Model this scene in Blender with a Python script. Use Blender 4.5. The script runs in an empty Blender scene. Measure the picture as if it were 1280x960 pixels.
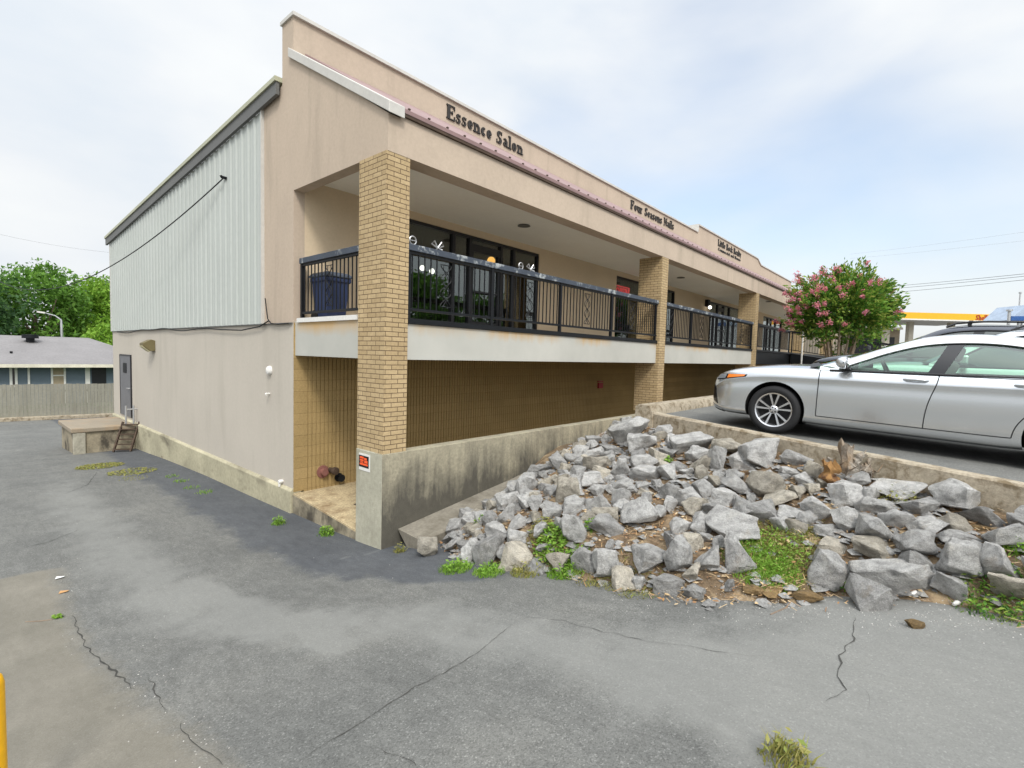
import bpy, bmesh, math, random
from mathutils import Vector, Matrix, noise
from mathutils.bvhtree import BVHTree
R = math.radians
rnd = random.Random(11)
sc = bpy.context.scene
COL = sc.collection

# ---------------------------------------------------------------- camera
CAM = Vector((-4.1194, -8.7775, 0.0))
YAW, PITCH, ROLL, FPX = 0.853016, -0.0579665, 0.0269262, 622.887
_f = Vector((math.sin(YAW)*math.cos(PITCH), math.cos(YAW)*math.cos(PITCH), math.sin(PITCH)))
_r = Vector((math.cos(YAW), -math.sin(YAW), 0))
_u = _r.cross(_f)
CR = _r*math.cos(ROLL) + _u*math.sin(ROLL)
CU = -_r*math.sin(ROLL) + _u*math.cos(ROLL)
CF = _f
cd = bpy.data.cameras.new('camera')
cam = bpy.data.objects.new('camera', cd); COL.objects.link(cam)
M3 = Matrix((CR, CU, -CF)).transposed()
cam.matrix_world = Matrix.Translation(CAM) @ M3.to_4x4()
cd.sensor_width = 36; cd.lens = FPX/1280*36
cd.clip_start = 0.05; cd.clip_end = 5000
sc.camera = cam

def ray(px, py):
    return CF + CR*((px-640)/FPX) - CU*((py-480)/FPX)
def at(px, py, ax, val):
    d = ray(px, py); i = 'xyz'.index(ax); t = (val-CAM[i])/d[i]
    return CAM + d*t
def dep(px, py, D):
    return CAM + ray(px, py)*D

# ---------------------------------------------------------------- nodes / materials
class NT:
    def __init__(s, name):
        s.m = bpy.data.materials.new(name); s.m.use_nodes = True
        s.t = s.m.node_tree; s.t.nodes.clear()
        s.out = s.n('ShaderNodeOutputMaterial')
    def n(s, typ, **kw):
        nd = s.t.nodes.new(typ)
        for k, v in kw.items():
            if k.startswith('i_'):
                key = k[2:].replace('_', ' ')
                nd.inputs[key].default_value = v
            else: setattr(nd, k, v)
        return nd
    def l(s, a, b): s.t.links.new(a, b)
    def noise(s, vec, scale, detail=4, rough=.6, dist=0):
        nd = s.n('ShaderNodeTexNoise'); nd.inputs['Scale'].default_value = scale
        nd.inputs['Detail'].default_value = detail; nd.inputs['Roughness'].default_value = rough
        nd.inputs['Distortion'].default_value = dist
        if vec: s.l(vec, nd.inputs['Vector'])
        return nd.outputs['Fac']
    def ramp(s, fac, stops):
        nd = s.n('ShaderNodeValToRGB'); e = nd.color_ramp.elements
        while len(e) < len(stops): e.new(.5)
        for k, (p, c) in enumerate(stops):
            e[k].position = p
            e[k].color = (c, c, c, 1) if isinstance(c, (int, float)) else (*c, 1)
        s.l(fac, nd.inputs['Fac']); return nd.outputs['Color']
    def mix(s, a, b, fac, mode='MIX'):
        nd = s.n('ShaderNodeMix', data_type='RGBA', blend_type=mode)
        for v, k in ((a, 6), (b, 7)):
            if isinstance(v, tuple): nd.inputs[k].default_value = (*v[:3], 1)
            else: s.l(v, nd.inputs[k])
        if isinstance(fac, (int, float)): nd.inputs[0].default_value = fac
        else: s.l(fac, nd.inputs[0])
        return nd.outputs[2]
    def math(s, op, a, b=0.0, clamp=False):
        nd = s.n('ShaderNodeMath', operation=op, use_clamp=clamp)
        for k, v in ((0, a), (1, b)):
            if isinstance(v, (int, float)): nd.inputs[k].default_value = v
            else: s.l(v, nd.inputs[k])
        return nd.outputs[0]
    def coords(s, kind='Object', scale=(1, 1, 1)):
        tc = s.n('ShaderNodeTexCoord'); mp = s.n('ShaderNodeMapping')
        mp.inputs['Scale'].default_value = scale
        s.l(tc.outputs[kind], mp.inputs['Vector']); return mp.outputs['Vector']
    def bump(s, h, strength=.3, dist=.01, nrm=None):
        nd = s.n('ShaderNodeBump'); nd.inputs['Strength'].default_value = strength
        nd.inputs['Distance'].default_value = dist
        s.l(h, nd.inputs['Height'])
        if nrm: s.l(nrm, nd.inputs['Normal'])
        return nd.outputs['Normal']
    def bsdf(s, col, rough=.8, metal=0, spec=.35, nrm=None, **kw):
        b = s.n('ShaderNodeBsdfPrincipled')
        if isinstance(col, tuple): b.inputs['Base Color'].default_value = (*col[:3], 1)
        else: s.l(col, b.inputs['Base Color'])
        if isinstance(rough, (int, float)): b.inputs['Roughness'].default_value = rough
        else: s.l(rough, b.inputs['Roughness'])
        b.inputs['Metallic'].default_value = metal
        b.inputs['Specular IOR Level'].default_value = spec
        if nrm: s.l(nrm, b.inputs['Normal'])
        for k, v in kw.items(): b.inputs[k.replace('_', ' ')].default_value = v
        s.l(b.outputs[0], s.out.inputs[0]); return b

def mul(c, k): return tuple(min(1, x*k) for x in c)

def mat(name, col, rough=.8, metal=0, spec=.35, a=.15, scale=2.0, fine=25, fa=.08, bump=.25, bscale=60, bdist=.004,
        col2=None, s2=1.2, lo=.5, hi=.65, stretch=(1, 1, 1), coord='Object', s2stretch=None, rnd_obj=0, **kw):
    t = NT(name); v = t.coords(coord, stretch)
    big = t.noise(v, scale, 5, .6)
    c = t.ramp(big, [(.3, mul(col, 1-a)), (.7, mul(col, 1+a))])
    fn = t.noise(t.coords(coord), fine, 3, .7)
    c = t.mix(c, t.ramp(fn, [(.3, 1-fa*2), (.7, 1+0*fa)]), 1.0, 'MULTIPLY')
    if col2 is not None:
        v2 = t.coords(coord, s2stretch or stretch)
        m = t.ramp(t.noise(v2, s2, 6, .65, .3), [(lo, 0.0), (hi, 1.0)])
        c = t.mix(c, col2, m)
    if rnd_obj:
        oi = t.n('ShaderNodeObjectInfo')
        c = t.mix(c, t.ramp(oi.outputs['Random'], [(0, 1-rnd_obj), (1, 1.0)]), 1.0, 'MULTIPLY')
    nr = None
    if bump:
        nr = t.bump(t.noise(t.coords(coord), bscale, 4, .7), bump, bdist)
    t.bsdf(c, rough, metal, spec, nr, **kw)
    return t.m

def plain(name, col, rough=.5, metal=0, spec=.5, **kw):
    t = NT(name); t.bsdf(col, rough, metal, spec, **kw); return t.m

MT = {}
MT['stucco_white'] = mat('white_stucco', (.475, .43, .366), .9, a=.04, scale=.7, fine=14, fa=.03, bump=.22, bscale=90,
                         col2=(.36, .325, .27), s2=1.1, lo=.53, hi=.95, s2stretch=(1, 1.3, .2))
MT['stucco_tan'] = mat('tan_stucco', (.48, .388, .302), .92, a=.07, scale=.8, fine=18, fa=.05, bump=.4, bscale=70,
                       col2=(.30, .25, .19), s2=1.6, lo=.54, hi=.88, stretch=(1, 1, .6), s2stretch=(1.4, 1.4, .16))
MT['stucco_in'] = mat('beige_stucco', (.62, .50, .35), .92, a=.06, scale=.8, fine=18, fa=.04, bump=.2, bscale=90)
MT['siding'] = mat('ribbed_metal_siding', (.42, .44, .41), .45, spec=.4, a=.04, scale=.5, fine=8, fa=.03, bump=.05, bscale=12,
                   col2=(.40, .42, .385), s2=.8, lo=.55, hi=.8, s2stretch=(1, 1, .2))
MT['found'] = mat('foundation_concrete', (.45, .41, .285), .95, a=.18, scale=1.0, fine=14, fa=.12, bump=.5, bscale=45, bdist=.01,
                  col2=(.17, .15, .105), s2=1.3, lo=.54, hi=.72, s2stretch=(1, .5, 1))
MT['wallconc'] = mat('stained_concrete', (.40, .375, .30), .95, a=.15, scale=1.2, fine=16, fa=.12, bump=.6, bscale=40, bdist=.012,
                     col2=(.085, .075, .06), s2=1.1, lo=.45, hi=.66, s2stretch=(1, 1, .55))
def mould_wall():
    t = NT('mould_stained_concrete'); v = t.coords('Object')
    base = t.ramp(t.noise(v, 1.6, 6, .65), [(.3, (.29, .26, .19)), (.7, (.42, .38, .275))])
    base = t.mix(base, t.ramp(t.noise(v, 22, 4, .7), [(.3, .72), (.7, 1.05)]), 1.0, 'MULTIPLY')
    sp = t.n('ShaderNodeSeparateXYZ'); t.l(v, sp.inputs[0])
    up = t.math('MULTIPLY', t.math('SUBTRACT', 1.33, sp.outputs['Z']), .42)          # black mould creeping up from the wet foot
    st = t.noise(t.coords('Object', (1.3, 1, .7)), 1.7, 7, .7, .5)
    drip = t.noise(t.coords('Object', (5, 1, .35)), 1.6, 5, .6)
    m = t.math('ADD', t.math('ADD', up, t.math('MULTIPLY', st, .8)), t.math('MULTIPLY', drip, .45))
    col = t.mix(base, t.mix((.045, .042, .036), (.10, .092, .075), t.noise(v, 9, 4)), t.ramp(m, [(.60, 0.0), (.90, .92)]))
    t.bsdf(col, .95, 0, .25, t.bump(t.noise(v, 35, 5, .7), .6, .012)); return t.m
MT['mould'] = mould_wall()
MT['stub'] = mat('pier_concrete', (.43, .41, .32), .95, a=.13, scale=1.5, fine=16, fa=.1, bump=.5, bscale=40, bdist=.01,
                 col2=(.24, .22, .16), s2=1.5, lo=.52, hi=.75, s2stretch=(1, 1, .3))
MT['dirtyconc'] = mat('dirty_concrete', (.36, .31, .22), .95, a=.2, scale=1.6, fine=18, fa=.15, bump=.6, bscale=40, bdist=.012,
                      col2=(.07, .06, .045), s2=1.5, lo=.44, hi=.6, s2stretch=(1, 1, .6))
MT['floor'] = mat('porch_floor_concrete', (.54, .43, .26), .95, a=.18, scale=2, fine=30, fa=.25, bump=.5, bscale=60, bdist=.008,
                  col2=(.22, .15, .08), s2=3.0, lo=.5, hi=.7)
MT['gutter'] = mat('gutter_slab_concrete', (.25, .225, .18), .95, a=.2, scale=2, fine=20, fa=.15, bump=.5, bscale=50, bdist=.01,
                   col2=(.12, .105, .08), s2=2, lo=.5, hi=.7)
MT['kerb'] = mat('kerb_concrete', (.42, .36, .27), .95, a=.12, scale=2, fine=30, fa=.18, bump=.6, bscale=60, bdist=.01,
                 col2=(.17, .13, .08), s2=7, lo=.48, hi=.64)
MT['deck'] = mat('painted_deck_edge', (.62, .60, .53), .85, a=.05, scale=.9, fine=15, fa=.04, bump=.2, bscale=60)
MT['soffit'] = mat('soffit_panel', (.80, .79, .74), .8, a=.03, scale=.6, fine=10, fa=.02, bump=.05, bscale=40)
MT['pink'] = mat('faded_red_metal_roof', (.255, .165, .158), .6, a=.12, scale=1.2, fine=9, fa=.06, bump=.1, bscale=20)
MT['coping'] = mat('coping_metal', (.53, .51, .47), .55, a=.06, scale=1, fine=12, fa=.05, bump=.1, bscale=20)
MT['olive'] = mat('roof_edge_metal', (.42, .42, .30), .5, a=.06, scale=1, fine=12, fa=.05, bump=.05)
MT['darktrim'] = mat('dark_gutter_metal', (.13, .13, .125), .6, a=.1, scale=1, fine=12, fa=.05, bump=.05)
MT['bronze'] = plain('dark_window_frame', (.012, .012, .016), .4)
MT['black'] = mat('black_iron_paint', (.008, .009, .011), .5, spec=.25, a=.2, scale=3, fine=30, fa=.1, bump=.1)
MT['railtop'] = mat('weathered_blue_grey_paint', (.055, .067, .088), .6, a=.15, scale=2, fine=25, fa=.1, bump=.15,
                    col2=(.36, .38, .38), s2=5, lo=.55, hi=.66)
MT['white'] = mat('white_paint', (.72, .70, .66), .6, a=.04, bump=.05)
MT['rubber'] = plain('rubber', (.010, .010, .011), .8)
MT['interior'] = mat('dark_room', (.10, .095, .09), .9, a=.1, bump=0)
MT['blue'] = mat('blue_bin_plastic', (.028, .045, .115), .5, a=.08, bump=.05)
MT['letter'] = plain('dark_letter_paint', (.02, .016, .013), .6)
MT['ground'] = mat('far_ground', (.10, .115, .06), .95, a=.3, scale=.05, fine=1)
MT['concrete'] = MT['kerb']
MT['greydoor'] = mat('grey_steel_door', (.16, .16, .17), .5, a=.08, bump=.05)
MT['galv'] = plain('galvanised_steel', (.50, .50, .50), .4, .8)
MT['rust'] = mat('rusty_iron', (.07, .045, .03), .8, a=.3, scale=6)

def brick_mat(name, c1, c2, mortar, w, h, ms, bump=.5):
    t = NT(name); tc = t.n('ShaderNodeTexCoord')
    b = t.n('ShaderNodeTexBrick'); t.l(tc.outputs['UV'], b.inputs['Vector'])
    b.inputs['Color1'].default_value = (*c1, 1); b.inputs['Color2'].default_value = (*c2, 1)
    b.inputs['Mortar'].default_value = (*mortar, 1); b.inputs['Scale'].default_value = 1
    b.inputs['Brick Width'].default_value = w; b.inputs['Row Height'].default_value = h
    b.inputs['Mortar Size'].default_value = ms; b.inputs['Mortar Smooth'].default_value = .15
    v = t.coords('Object')
    c = t.mix(b.outputs['Color'], t.ramp(t.noise(v, 30, 3), [(.3, .78), (.7, 1.0)]), 1.0, 'MULTIPLY')
    c = t.mix(c, t.ramp(t.noise(v, 1.2, 4), [(.3, .86), (.7, 1.0)]), 1.0, 'MULTIPLY')
    nr = t.bump(t.math('ADD', t.math('MULTIPLY', b.outputs['Fac'], -1.0), t.math('MULTIPLY', t.noise(v, 80), .35)), bump, .01)
    t.bsdf(c, .85, 0, .25, nr); return t.m
MT['brick'] = brick_mat('buff_brick', (.55, .41, .23), (.46, .335, .18), (.14, .095, .055), .215, .0676, .0055)
MT['ribblock'] = brick_mat('ribbed_block', (.45, .315, .14), (.40, .28, .12), (.33, .225, .095), 1.6, .2, .005)

# per-island varied leaf material
def leaf_mat(name, cols, rough=.6, trans=.35):
    t = NT(name); g = t.n('ShaderNodeNewGeometry')
    st = [(i/(len(cols)-1), c) for i, c in enumerate(cols)]
    c = t.ramp(g.outputs['Random Per Island'], st)
    d = t.n('ShaderNodeBsdfPrincipled'); t.l(c, d.inputs['Base Color']); d.inputs['Roughness'].default_value = rough
    d.inputs['Specular IOR Level'].default_value = .3
    tr = t.n('ShaderNodeBsdfTranslucent'); t.l(c, tr.inputs['Color'])
    mx = t.n('ShaderNodeMixShader'); mx.inputs[0].default_value = trans
    t.l(d.outputs[0], mx.inputs[1]); t.l(tr.outputs[0], mx.inputs[2]); t.l(mx.outputs[0], t.out.inputs[0])
    return t.m
MT['leaf_a'] = leaf_mat('leaves_mid_green', [(.06, .14, .02), (.11, .24, .03), (.17, .32, .05)])
MT['leaf_b'] = leaf_mat('leaves_dark_green', [(.025, .065, .022), (.05, .12, .035), (.09, .18, .05)])
MT['leaf_c'] = leaf_mat('leaves_yellow_green', [(.11, .23, .02), (.18, .34, .03), (.27, .42, .06)])
MT['leaf_m'] = leaf_mat('myrtle_leaves', [(.045, .13, .025), (.10, .23, .03), (.20, .34, .045), (.34, .36, .08)])
MT['blossom'] = leaf_mat('pink_blossom', [(.62, .18, .20), (.72, .28, .29), (.62, .26, .42)])
MT['grass'] = leaf_mat('fresh_grass', [(.11, .23, .02), (.19, .36, .04), (.30, .44, .08)])
MT['grass_dry'] = leaf_mat('dry_grass', [(.22, .22, .05), (.34, .30, .10), (.20, .26, .05)])
MT['litter'] = leaf_mat('dry_leaf_litter', [(.30, .15, .06), (.48, .34, .18), (.55, .42, .26), (.20, .11, .06), (.42, .24, .10)], .9, .1)
MT['bark'] = mat('bark', (.20, .15, .11), .95, a=.25, scale=6, bump=.6, bscale=20, bdist=.02, stretch=(1, 1, .3))
MT['bark_pale'] = mat('smooth_pale_bark', (.38, .29, .21), .9, a=.25, scale=6, bump=.4, bscale=20, bdist=.01, stretch=(1, 1, .3))

# glass: fresnel mix of mirror and tinted see-through
def glass_mat(name, tint, refl=.08, rough=.0, col=(.9, .95, .93)):
    t = NT(name)
    lw = t.n('ShaderNodeFresnel'); ge = t.n('ShaderNodeNewGeometry')
    t.l(t.math('SUBTRACT', 1.5, t.math('MULTIPLY', ge.outputs['Backfacing'], 1.5-1/1.5)), lw.inputs['IOR'])
    g = t.n('ShaderNodeBsdfGlossy'); g.inputs['Roughness'].default_value = rough; g.inputs['Color'].default_value = (*col, 1)
    tr = t.n('ShaderNodeBsdfTransparent'); tr.inputs['Color'].default_value = (*tint, 1)
    mx = t.n('ShaderNodeMixShader')
    t.l(t.math('ADD', lw.outputs[0], refl, True), mx.inputs[0])
    t.l(tr.outputs[0], mx.inputs[1]); t.l(g.outputs[0], mx.inputs[2]); t.l(mx.outputs[0], t.out.inputs[0])
    return t.m
MT['glass'] = glass_mat('shop_glass', (.72, .75, .73), .07)
MT['carglass'] = glass_mat('car_glass', (.60, .80, .66), .06)
MT['darkglass'] = glass_mat('tinted_glass', (.06, .065, .075), .10)

def emis(name, col, s):
    t = NT(name); e = t.n('ShaderNodeEmission'); e.inputs['Color'].default_value = (*col, 1); e.inputs['Strength'].default_value = s
    t.l(e.outputs[0], t.out.inputs[0]); return t.m
MT['neon'] = emis('red_neon', (1, .05, .07), 1.1)
MT['lampwhite'] = emis('lit_white_lamp', (1, .95, .85), 2.5)
MT['lampwarm'] = emis('lit_warm_lamp', (1, .5, .12), 1.5)

# ---------------------------------------------------------------- objects
LOC = {}
def tag(o, label=None, cat=None, group=None, kind=None):
    if label: o['label'] = label
    if cat: o['category'] = cat
    if group: o['group'] = group
    if kind: o['kind'] = kind
    return o
def wl(o):
    v = Vector((0, 0, 0))
    while o is not None:
        v += o.location; o = o.parent
    return v
def empty(name, loc, label=None, cat=None, group=None):
    o = bpy.data.objects.new(name, None); COL.objects.link(o); o.location = loc
    o.empty_display_size = .2
    return tag(o, label, cat, group)
def box_uv(me):
    uv = me.uv_layers.new(name='uv')
    for p in me.polygons:
        n = p.normal; ax = max(range(3), key=lambda i: abs(n[i]))
        for li in p.loop_indices:
            c = me.vertices[me.loops[li].vertex_index].co
            uv.data[li].uv = ((c.y, c.z), (c.x, c.z), (c.x, c.y))[ax]
class MB:
    def __init__(s): s.v = []; s.f = []; s.mi = []; s.cur = 0
    def add(s, vs, fs):
        b = len(s.v); s.v += [tuple(x) for x in vs]
        for f in fs: s.f.append([b+i for i in f]); s.mi.append(s.cur)
        return s
    def box(s, x0, x1, y0, y1, z0, z1):
        vs = [(x0, y0, z0), (x1, y0, z0), (x1, y1, z0), (x0, y1, z0), (x0, y0, z1), (x1, y0, z1), (x1, y1, z1), (x0, y1, z1)]
        return s.add(vs, [(0, 3, 2, 1), (4, 5, 6, 7), (0, 1, 5, 4), (1, 2, 6, 5), (2, 3, 7, 6), (3, 0, 4, 7)])
    def prism(s, pts, axis, a, b):
        """pts: 2D polygon; axis 'x': pts are (y,z) from x=a to x=b; 'y': (x,z); 'z': (x,y)"""
        def P(p, w):
            return (w, p[0], p[1]) if axis == 'x' else (p[0], w, p[1]) if axis == 'y' else (p[0], p[1], w)
        n = len(pts); vs = [P(p, a) for p in pts]+[P(p, b) for p in pts]
        fs = [tuple(range(n))[::-1], tuple(range(n, 2*n))]+[(i, (i+1) % n, n+(i+1) % n, n+i) for i in range(n)]
        return s.add(vs, fs)
    def obox(s, p0, p1, w, h, up=(0, 0, 1)):
        """box of section w (side) x h (up) from p0 to p1, p on the axis"""
        p0 = Vector(p0); p1 = Vector(p1); d = (p1-p0).normalized(); u = Vector(up)
        sd = d.cross(u).normalized(); u = sd.cross(d)
        vs = []
        for p in (p0, p1):
            for a, b in ((-1, -1), (1, -1), (1, 1), (-1, 1)): vs.append(p+sd*a*w/2+u*b*h/2)
        return s.add(vs, [(0, 1, 2, 3), (7, 6, 5, 4), (0, 4, 5, 1), (1, 5, 6, 2), (2, 6, 7, 3), (3, 7, 4, 0)])
    def tube(s, path, r, n=8, cap=True):
        path = [Vector(p) for p in path]; rs = r if isinstance(r, (list, tuple)) else [r]*len(path)
        vs = []; fs = []; prev = None
        for i, p in enumerate(path):
            d = (path[min(i+1, len(path)-1)]-path[max(i-1, 0)])
            d = d.normalized() if d.length > 1e-9 else Vector((0, 0, 1))
            if prev is None:
                a = d.orthogonal().normalized()
            else:
                a = (prev-d*prev.dot(d)); a = a.normalized() if a.length > 1e-6 else d.orthogonal().normalized()
            prev = a; b = d.cross(a)
            for k in range(n):
                t = 2*math.pi*k/n; vs.append(p+(a*math.cos(t)+b*math.sin(t))*rs[i])
        for i in range(len(path)-1):
            for k in range(n):
                fs.append((i*n+k, i*n+(k+1) % n, (i+1)*n+(k+1) % n, (i+1)*n+k))
        if cap: fs.append(tuple(range(n))[::-1]); fs.append(tuple(range((len(path)-1)*n, len(path)*n)))
        return s.add(vs, fs)
    def lathe(s, prof, c, ax, n=24):
        """prof: (along, radius) list around axis through c"""
        c = Vector(c); ax = Vector(ax).normalized(); a = ax.orthogonal().normalized(); b = ax.cross(a)
        vs = []; fs = []
        for (h, r_) in prof:
            for k in range(n):
                t = 2*math.pi*k/n; vs.append(c+ax*h+(a*math.cos(t)+b*math.sin(t))*r_)
        for i in range(len(prof)-1):
            for k in range(n): fs.append((i*n+k, i*n+(k+1) % n, (i+1)*n+(k+1) % n, (i+1)*n+k))
        return s.add(vs, fs)
    def grid(s, rows):
        nr, nc = len(rows), len(rows[0]); vs = [p for r_ in rows for p in r_]
        fs = [(i*nc+j, i*nc+j+1, (i+1)*nc+j+1, (i+1)*nc+j) for i in range(nr-1) for j in range(nc-1)]
        return s.add(vs, fs)
    def build(s, name, m, parent=None, smooth=None, bevel=0, recalc=True, loc=None):
        me = bpy.data.meshes.new(name)
        off = wl(parent) if parent is not None else Vector((0, 0, 0))
        if loc is not None: off = off+Vector(loc)-(wl(parent) if parent is not None else Vector((0, 0, 0)))
        me.from_pydata([tuple(Vector(v)-off) for v in s.v], [], s.f)
        if recalc:
            bm = bmesh.new(); bm.from_mesh(me); bmesh.ops.recalc_face_normals(bm, faces=bm.faces); bm.to_mesh(me); bm.free()
        ms = m if isinstance(m, (list, tuple)) else [m]
        for x in ms: me.materials.append(x)
        if len(ms) > 1: me.polygons.foreach_set('material_index', s.mi)
        me.update(); box_uv(me)
        if smooth is not None:
            me.polygons.foreach_set('use_smooth', [True]*len(me.polygons)); me.set_sharp_from_angle(angle=R(smooth))
        o = bpy.data.objects.new(name, me); COL.objects.link(o)
        if parent is not None: o.parent = parent
        if loc is not None: o.location = Vector(loc)-(wl(parent) if parent is not None else Vector((0, 0, 0)))
        if bevel:
            b = o.modifiers.new('bevel', 'BEVEL'); b.width = bevel; b.segments = 2; b.limit_method = 'ANGLE'; b.angle_limit = R(40)
        return o
def copy_tree(o, parent=None):
    c = o.copy(); COL.objects.link(c)
    if parent is not None: c.parent = parent
    for ch in [x for x in bpy.data.objects if x.parent == o]: copy_tree(ch, c)
    return c
def base_tag(mb, name, m, label, cat, group=None, smooth=None, bevel=0, kind=None):
    """a one-mesh thing whose origin is at the base of its bounds"""
    xs = [v[0] for v in mb.v]; ys = [v[1] for v in mb.v]; zs = [v[2] for v in mb.v]
    o = mb.build(name, m, None, smooth, bevel, loc=((min(xs)+max(xs))/2, (min(ys)+max(ys))/2, min(zs)))
    return tag(o, label, cat, group, kind)
def sm(a, b, x):
    t = max(0, min(1, (x-a)/(b-a))); return t*t*(3-2*t)
def lin(tab, x):
    if x <= tab[0][0]: return tab[0][1]
    for (a, b), (c, d) in zip(tab, tab[1:]):
        if x <= c: return b+(d-b)*(x-a)/(c-a)
    return tab[-1][1]
def cat(tab, x):
    """Catmull-Rom through a (x, y) table"""
    n = len(tab)
    if x <= tab[0][0]: return tab[0][1]
    if x >= tab[-1][0]: return tab[-1][1]
    i = max(k for k in range(n-1) if tab[k][0] <= x)
    x0, y0 = tab[i]; x1, y1 = tab[i+1]; h = x1-x0
    m0 = (y1-tab[i-1][1])/(x1-tab[i-1][0]) if i > 0 else (y1-y0)/h
    m1 = (tab[i+2][1]-y0)/(tab[i+2][0]-x0) if i+2 < n else (y1-y0)/h
    t = (x-x0)/h
    return (2*t**3-3*t*t+1)*y0+(t**3-2*t*t+t)*h*m0+(-2*t**3+3*t*t)*y1+(t**3-t*t)*h*m1
# ---------------------------------------------------------------- sky and light
w = bpy.data.worlds.new('World'); sc.world = w; w.use_nodes = True
nt = w.node_tree; nt.nodes.clear()
def wn(t, **k):
    n_ = nt.nodes.new(t)
    for a, b in k.items(): setattr(n_, a, b)
    return n_
SUN_EL, SUN_AZ = R(47), R(214)      # compass-like: direction the light comes from, measured from +Y towards +X
sky = wn('ShaderNodeTexSky', sky_type='NISHITA'); sky.sun_disc = False
sky.sun_elevation = SUN_EL; sky.sun_rotation = SUN_AZ; sky.air_density = 1.2; sky.dust_density = 2.0
tc = wn('ShaderNodeTexCoord'); sep = wn('ShaderNodeSeparateXYZ'); nt.links.new(tc.outputs['Generated'], sep.inputs[0])
def wm(op, a, b=0.0, clamp=False):
    m_ = wn('ShaderNodeMath', operation=op, use_clamp=clamp)
    for k, v in ((0, a), (1, b)):
        if isinstance(v, (int, float)): m_.inputs[k].default_value = v
        else: nt.links.new(v, m_.inputs[k])
    return m_.outputs[0]
def wramp(f, st):
    r_ = wn('ShaderNodeValToRGB'); e = r_.color_ramp.elements
    while len(e) < len(st): e.new(.5)
    for k, (p, c) in enumerate(st):
        e[k].position = p; e[k].color = (c, c, c, 1) if isinstance(c, (int, float)) else (*c, 1)
    nt.links.new(f, r_.inputs[0]); return r_.outputs[0]
mp = wn('ShaderNodeMapping'); mp.inputs['Scale'].default_value = (1, 1, 2.4); nt.links.new(tc.outputs['Generated'], mp.inputs[0])
nz = wn('ShaderNodeTexNoise'); nz.inputs['Scale'].default_value = 2.4; nz.inputs['Detail'].default_value = 7; nz.inputs['Roughness'].default_value = .45
nz.inputs['Distortion'].default_value = .4
nt.links.new(mp.outputs[0], nz.inputs[0])
nz2 = wn('ShaderNodeTexNoise'); nz2.inputs['Scale'].default_value = 3.0; nz2.inputs['Detail'].default_value = 8; nt.links.new(mp.outputs[0], nz2.inputs[0])
# the clear patch of sky over the car park
bd = ray(945, 290).normalized()
dt = wn('ShaderNodeVectorMath', operation='DOT_PRODUCT'); nt.links.new(tc.outputs['Generated'], dt.inputs[0]); dt.inputs[1].default_value = tuple(bd)
near = wramp(dt.outputs['Value'], [(.88, 0.0), (.997, 1.0)])
cov = wm('SUBTRACT', wm('ADD', nz.outputs['Fac'], .62), wm('MULTIPLY', near, .52))
cmask = wramp(cov, [(.30, 0.12), (.98, 1.0)])
# cloud brightness: thin bright overcast, brighter towards the zenith and the veiled sun
zen = wramp(sep.outputs['Z'], [(0.0, 0.575), (.62, 0.615), (1.0, .8)])
sunv = Vector((math.sin(SUN_AZ)*math.cos(SUN_EL), math.cos(SUN_AZ)*math.cos(SUN_EL), math.sin(SUN_EL)))
zb = wm('MULTIPLY', wramp(sep.outputs['Z'], [(.62, 0.0), (.95, 1.0)]), .7)
ds = wn('ShaderNodeVectorMath', operation='DOT_PRODUCT'); nt.links.new(tc.outputs['Generated'], ds.inputs[0]); ds.inputs[1].default_value = tuple(sunv)
zb = wm('ADD', zb, wm('MULTIPLY', wramp(ds.outputs['Value'], [(.45, 0.0), (.8, .35), (1.0, 1.0)]), 1.15))
tone = wramp(nz2.outputs['Fac'], [(.32, (.89, .925, .965)), (.52, (1.0, 1.0, 1.0)), (.70, (1.07, 1.06, 1.03))])
mulc = wn('ShaderNodeMix', data_type='RGBA', blend_type='MULTIPLY'); mulc.inputs[0].default_value = 1
nt.links.new(tone, mulc.inputs[6])
cb = wn('ShaderNodeCombineXYZ')
lum = wm('ADD', zen, zb)
nt.links.new(wm('MULTIPLY', lum, .965), cb.inputs[0]); nt.links.new(lum, cb.inputs[1]); nt.links.new(wm('MULTIPLY', lum, 1.035), cb.inputs[2])
nt.links.new(cb.outputs[0], mulc.inputs[7])
bg1 = wn('ShaderNodeBackground'); nt.links.new(sky.outputs[0], bg1.inputs[0]); bg1.inputs[1].default_value = .15
bg2 = wn('ShaderNodeBackground'); nt.links.new(mulc.outputs[2], bg2.inputs[0]); bg2.inputs[1].default_value = 1.0
mxs = wn('ShaderNodeMixShader'); nt.links.new(cmask, mxs.inputs[0]); nt.links.new(bg1.outputs[0], mxs.inputs[1]); nt.links.new(bg2.outputs[0], mxs.inputs[2])
ow = wn('ShaderNodeOutputWorld'); nt.links.new(mxs.outputs[0], ow.inputs[0])

sd = bpy.data.lights.new('sun', 'SUN'); so = bpy.data.objects.new('sun', sd); COL.objects.link(so)
sd.energy = 1.45; sd.angle = R(13); sd.color = (1, .955, .88)
so.location = sunv*60
so.rotation_euler = sunv.to_track_quat('Z', 'Y').to_euler()
sc.view_settings.view_transform = 'Standard'; sc.view_settings.look = 'None'
sc.view_settings.exposure = 0.65; sc.view_settings.gamma = 1; sc.view_settings.use_curve_mapping = False

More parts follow.
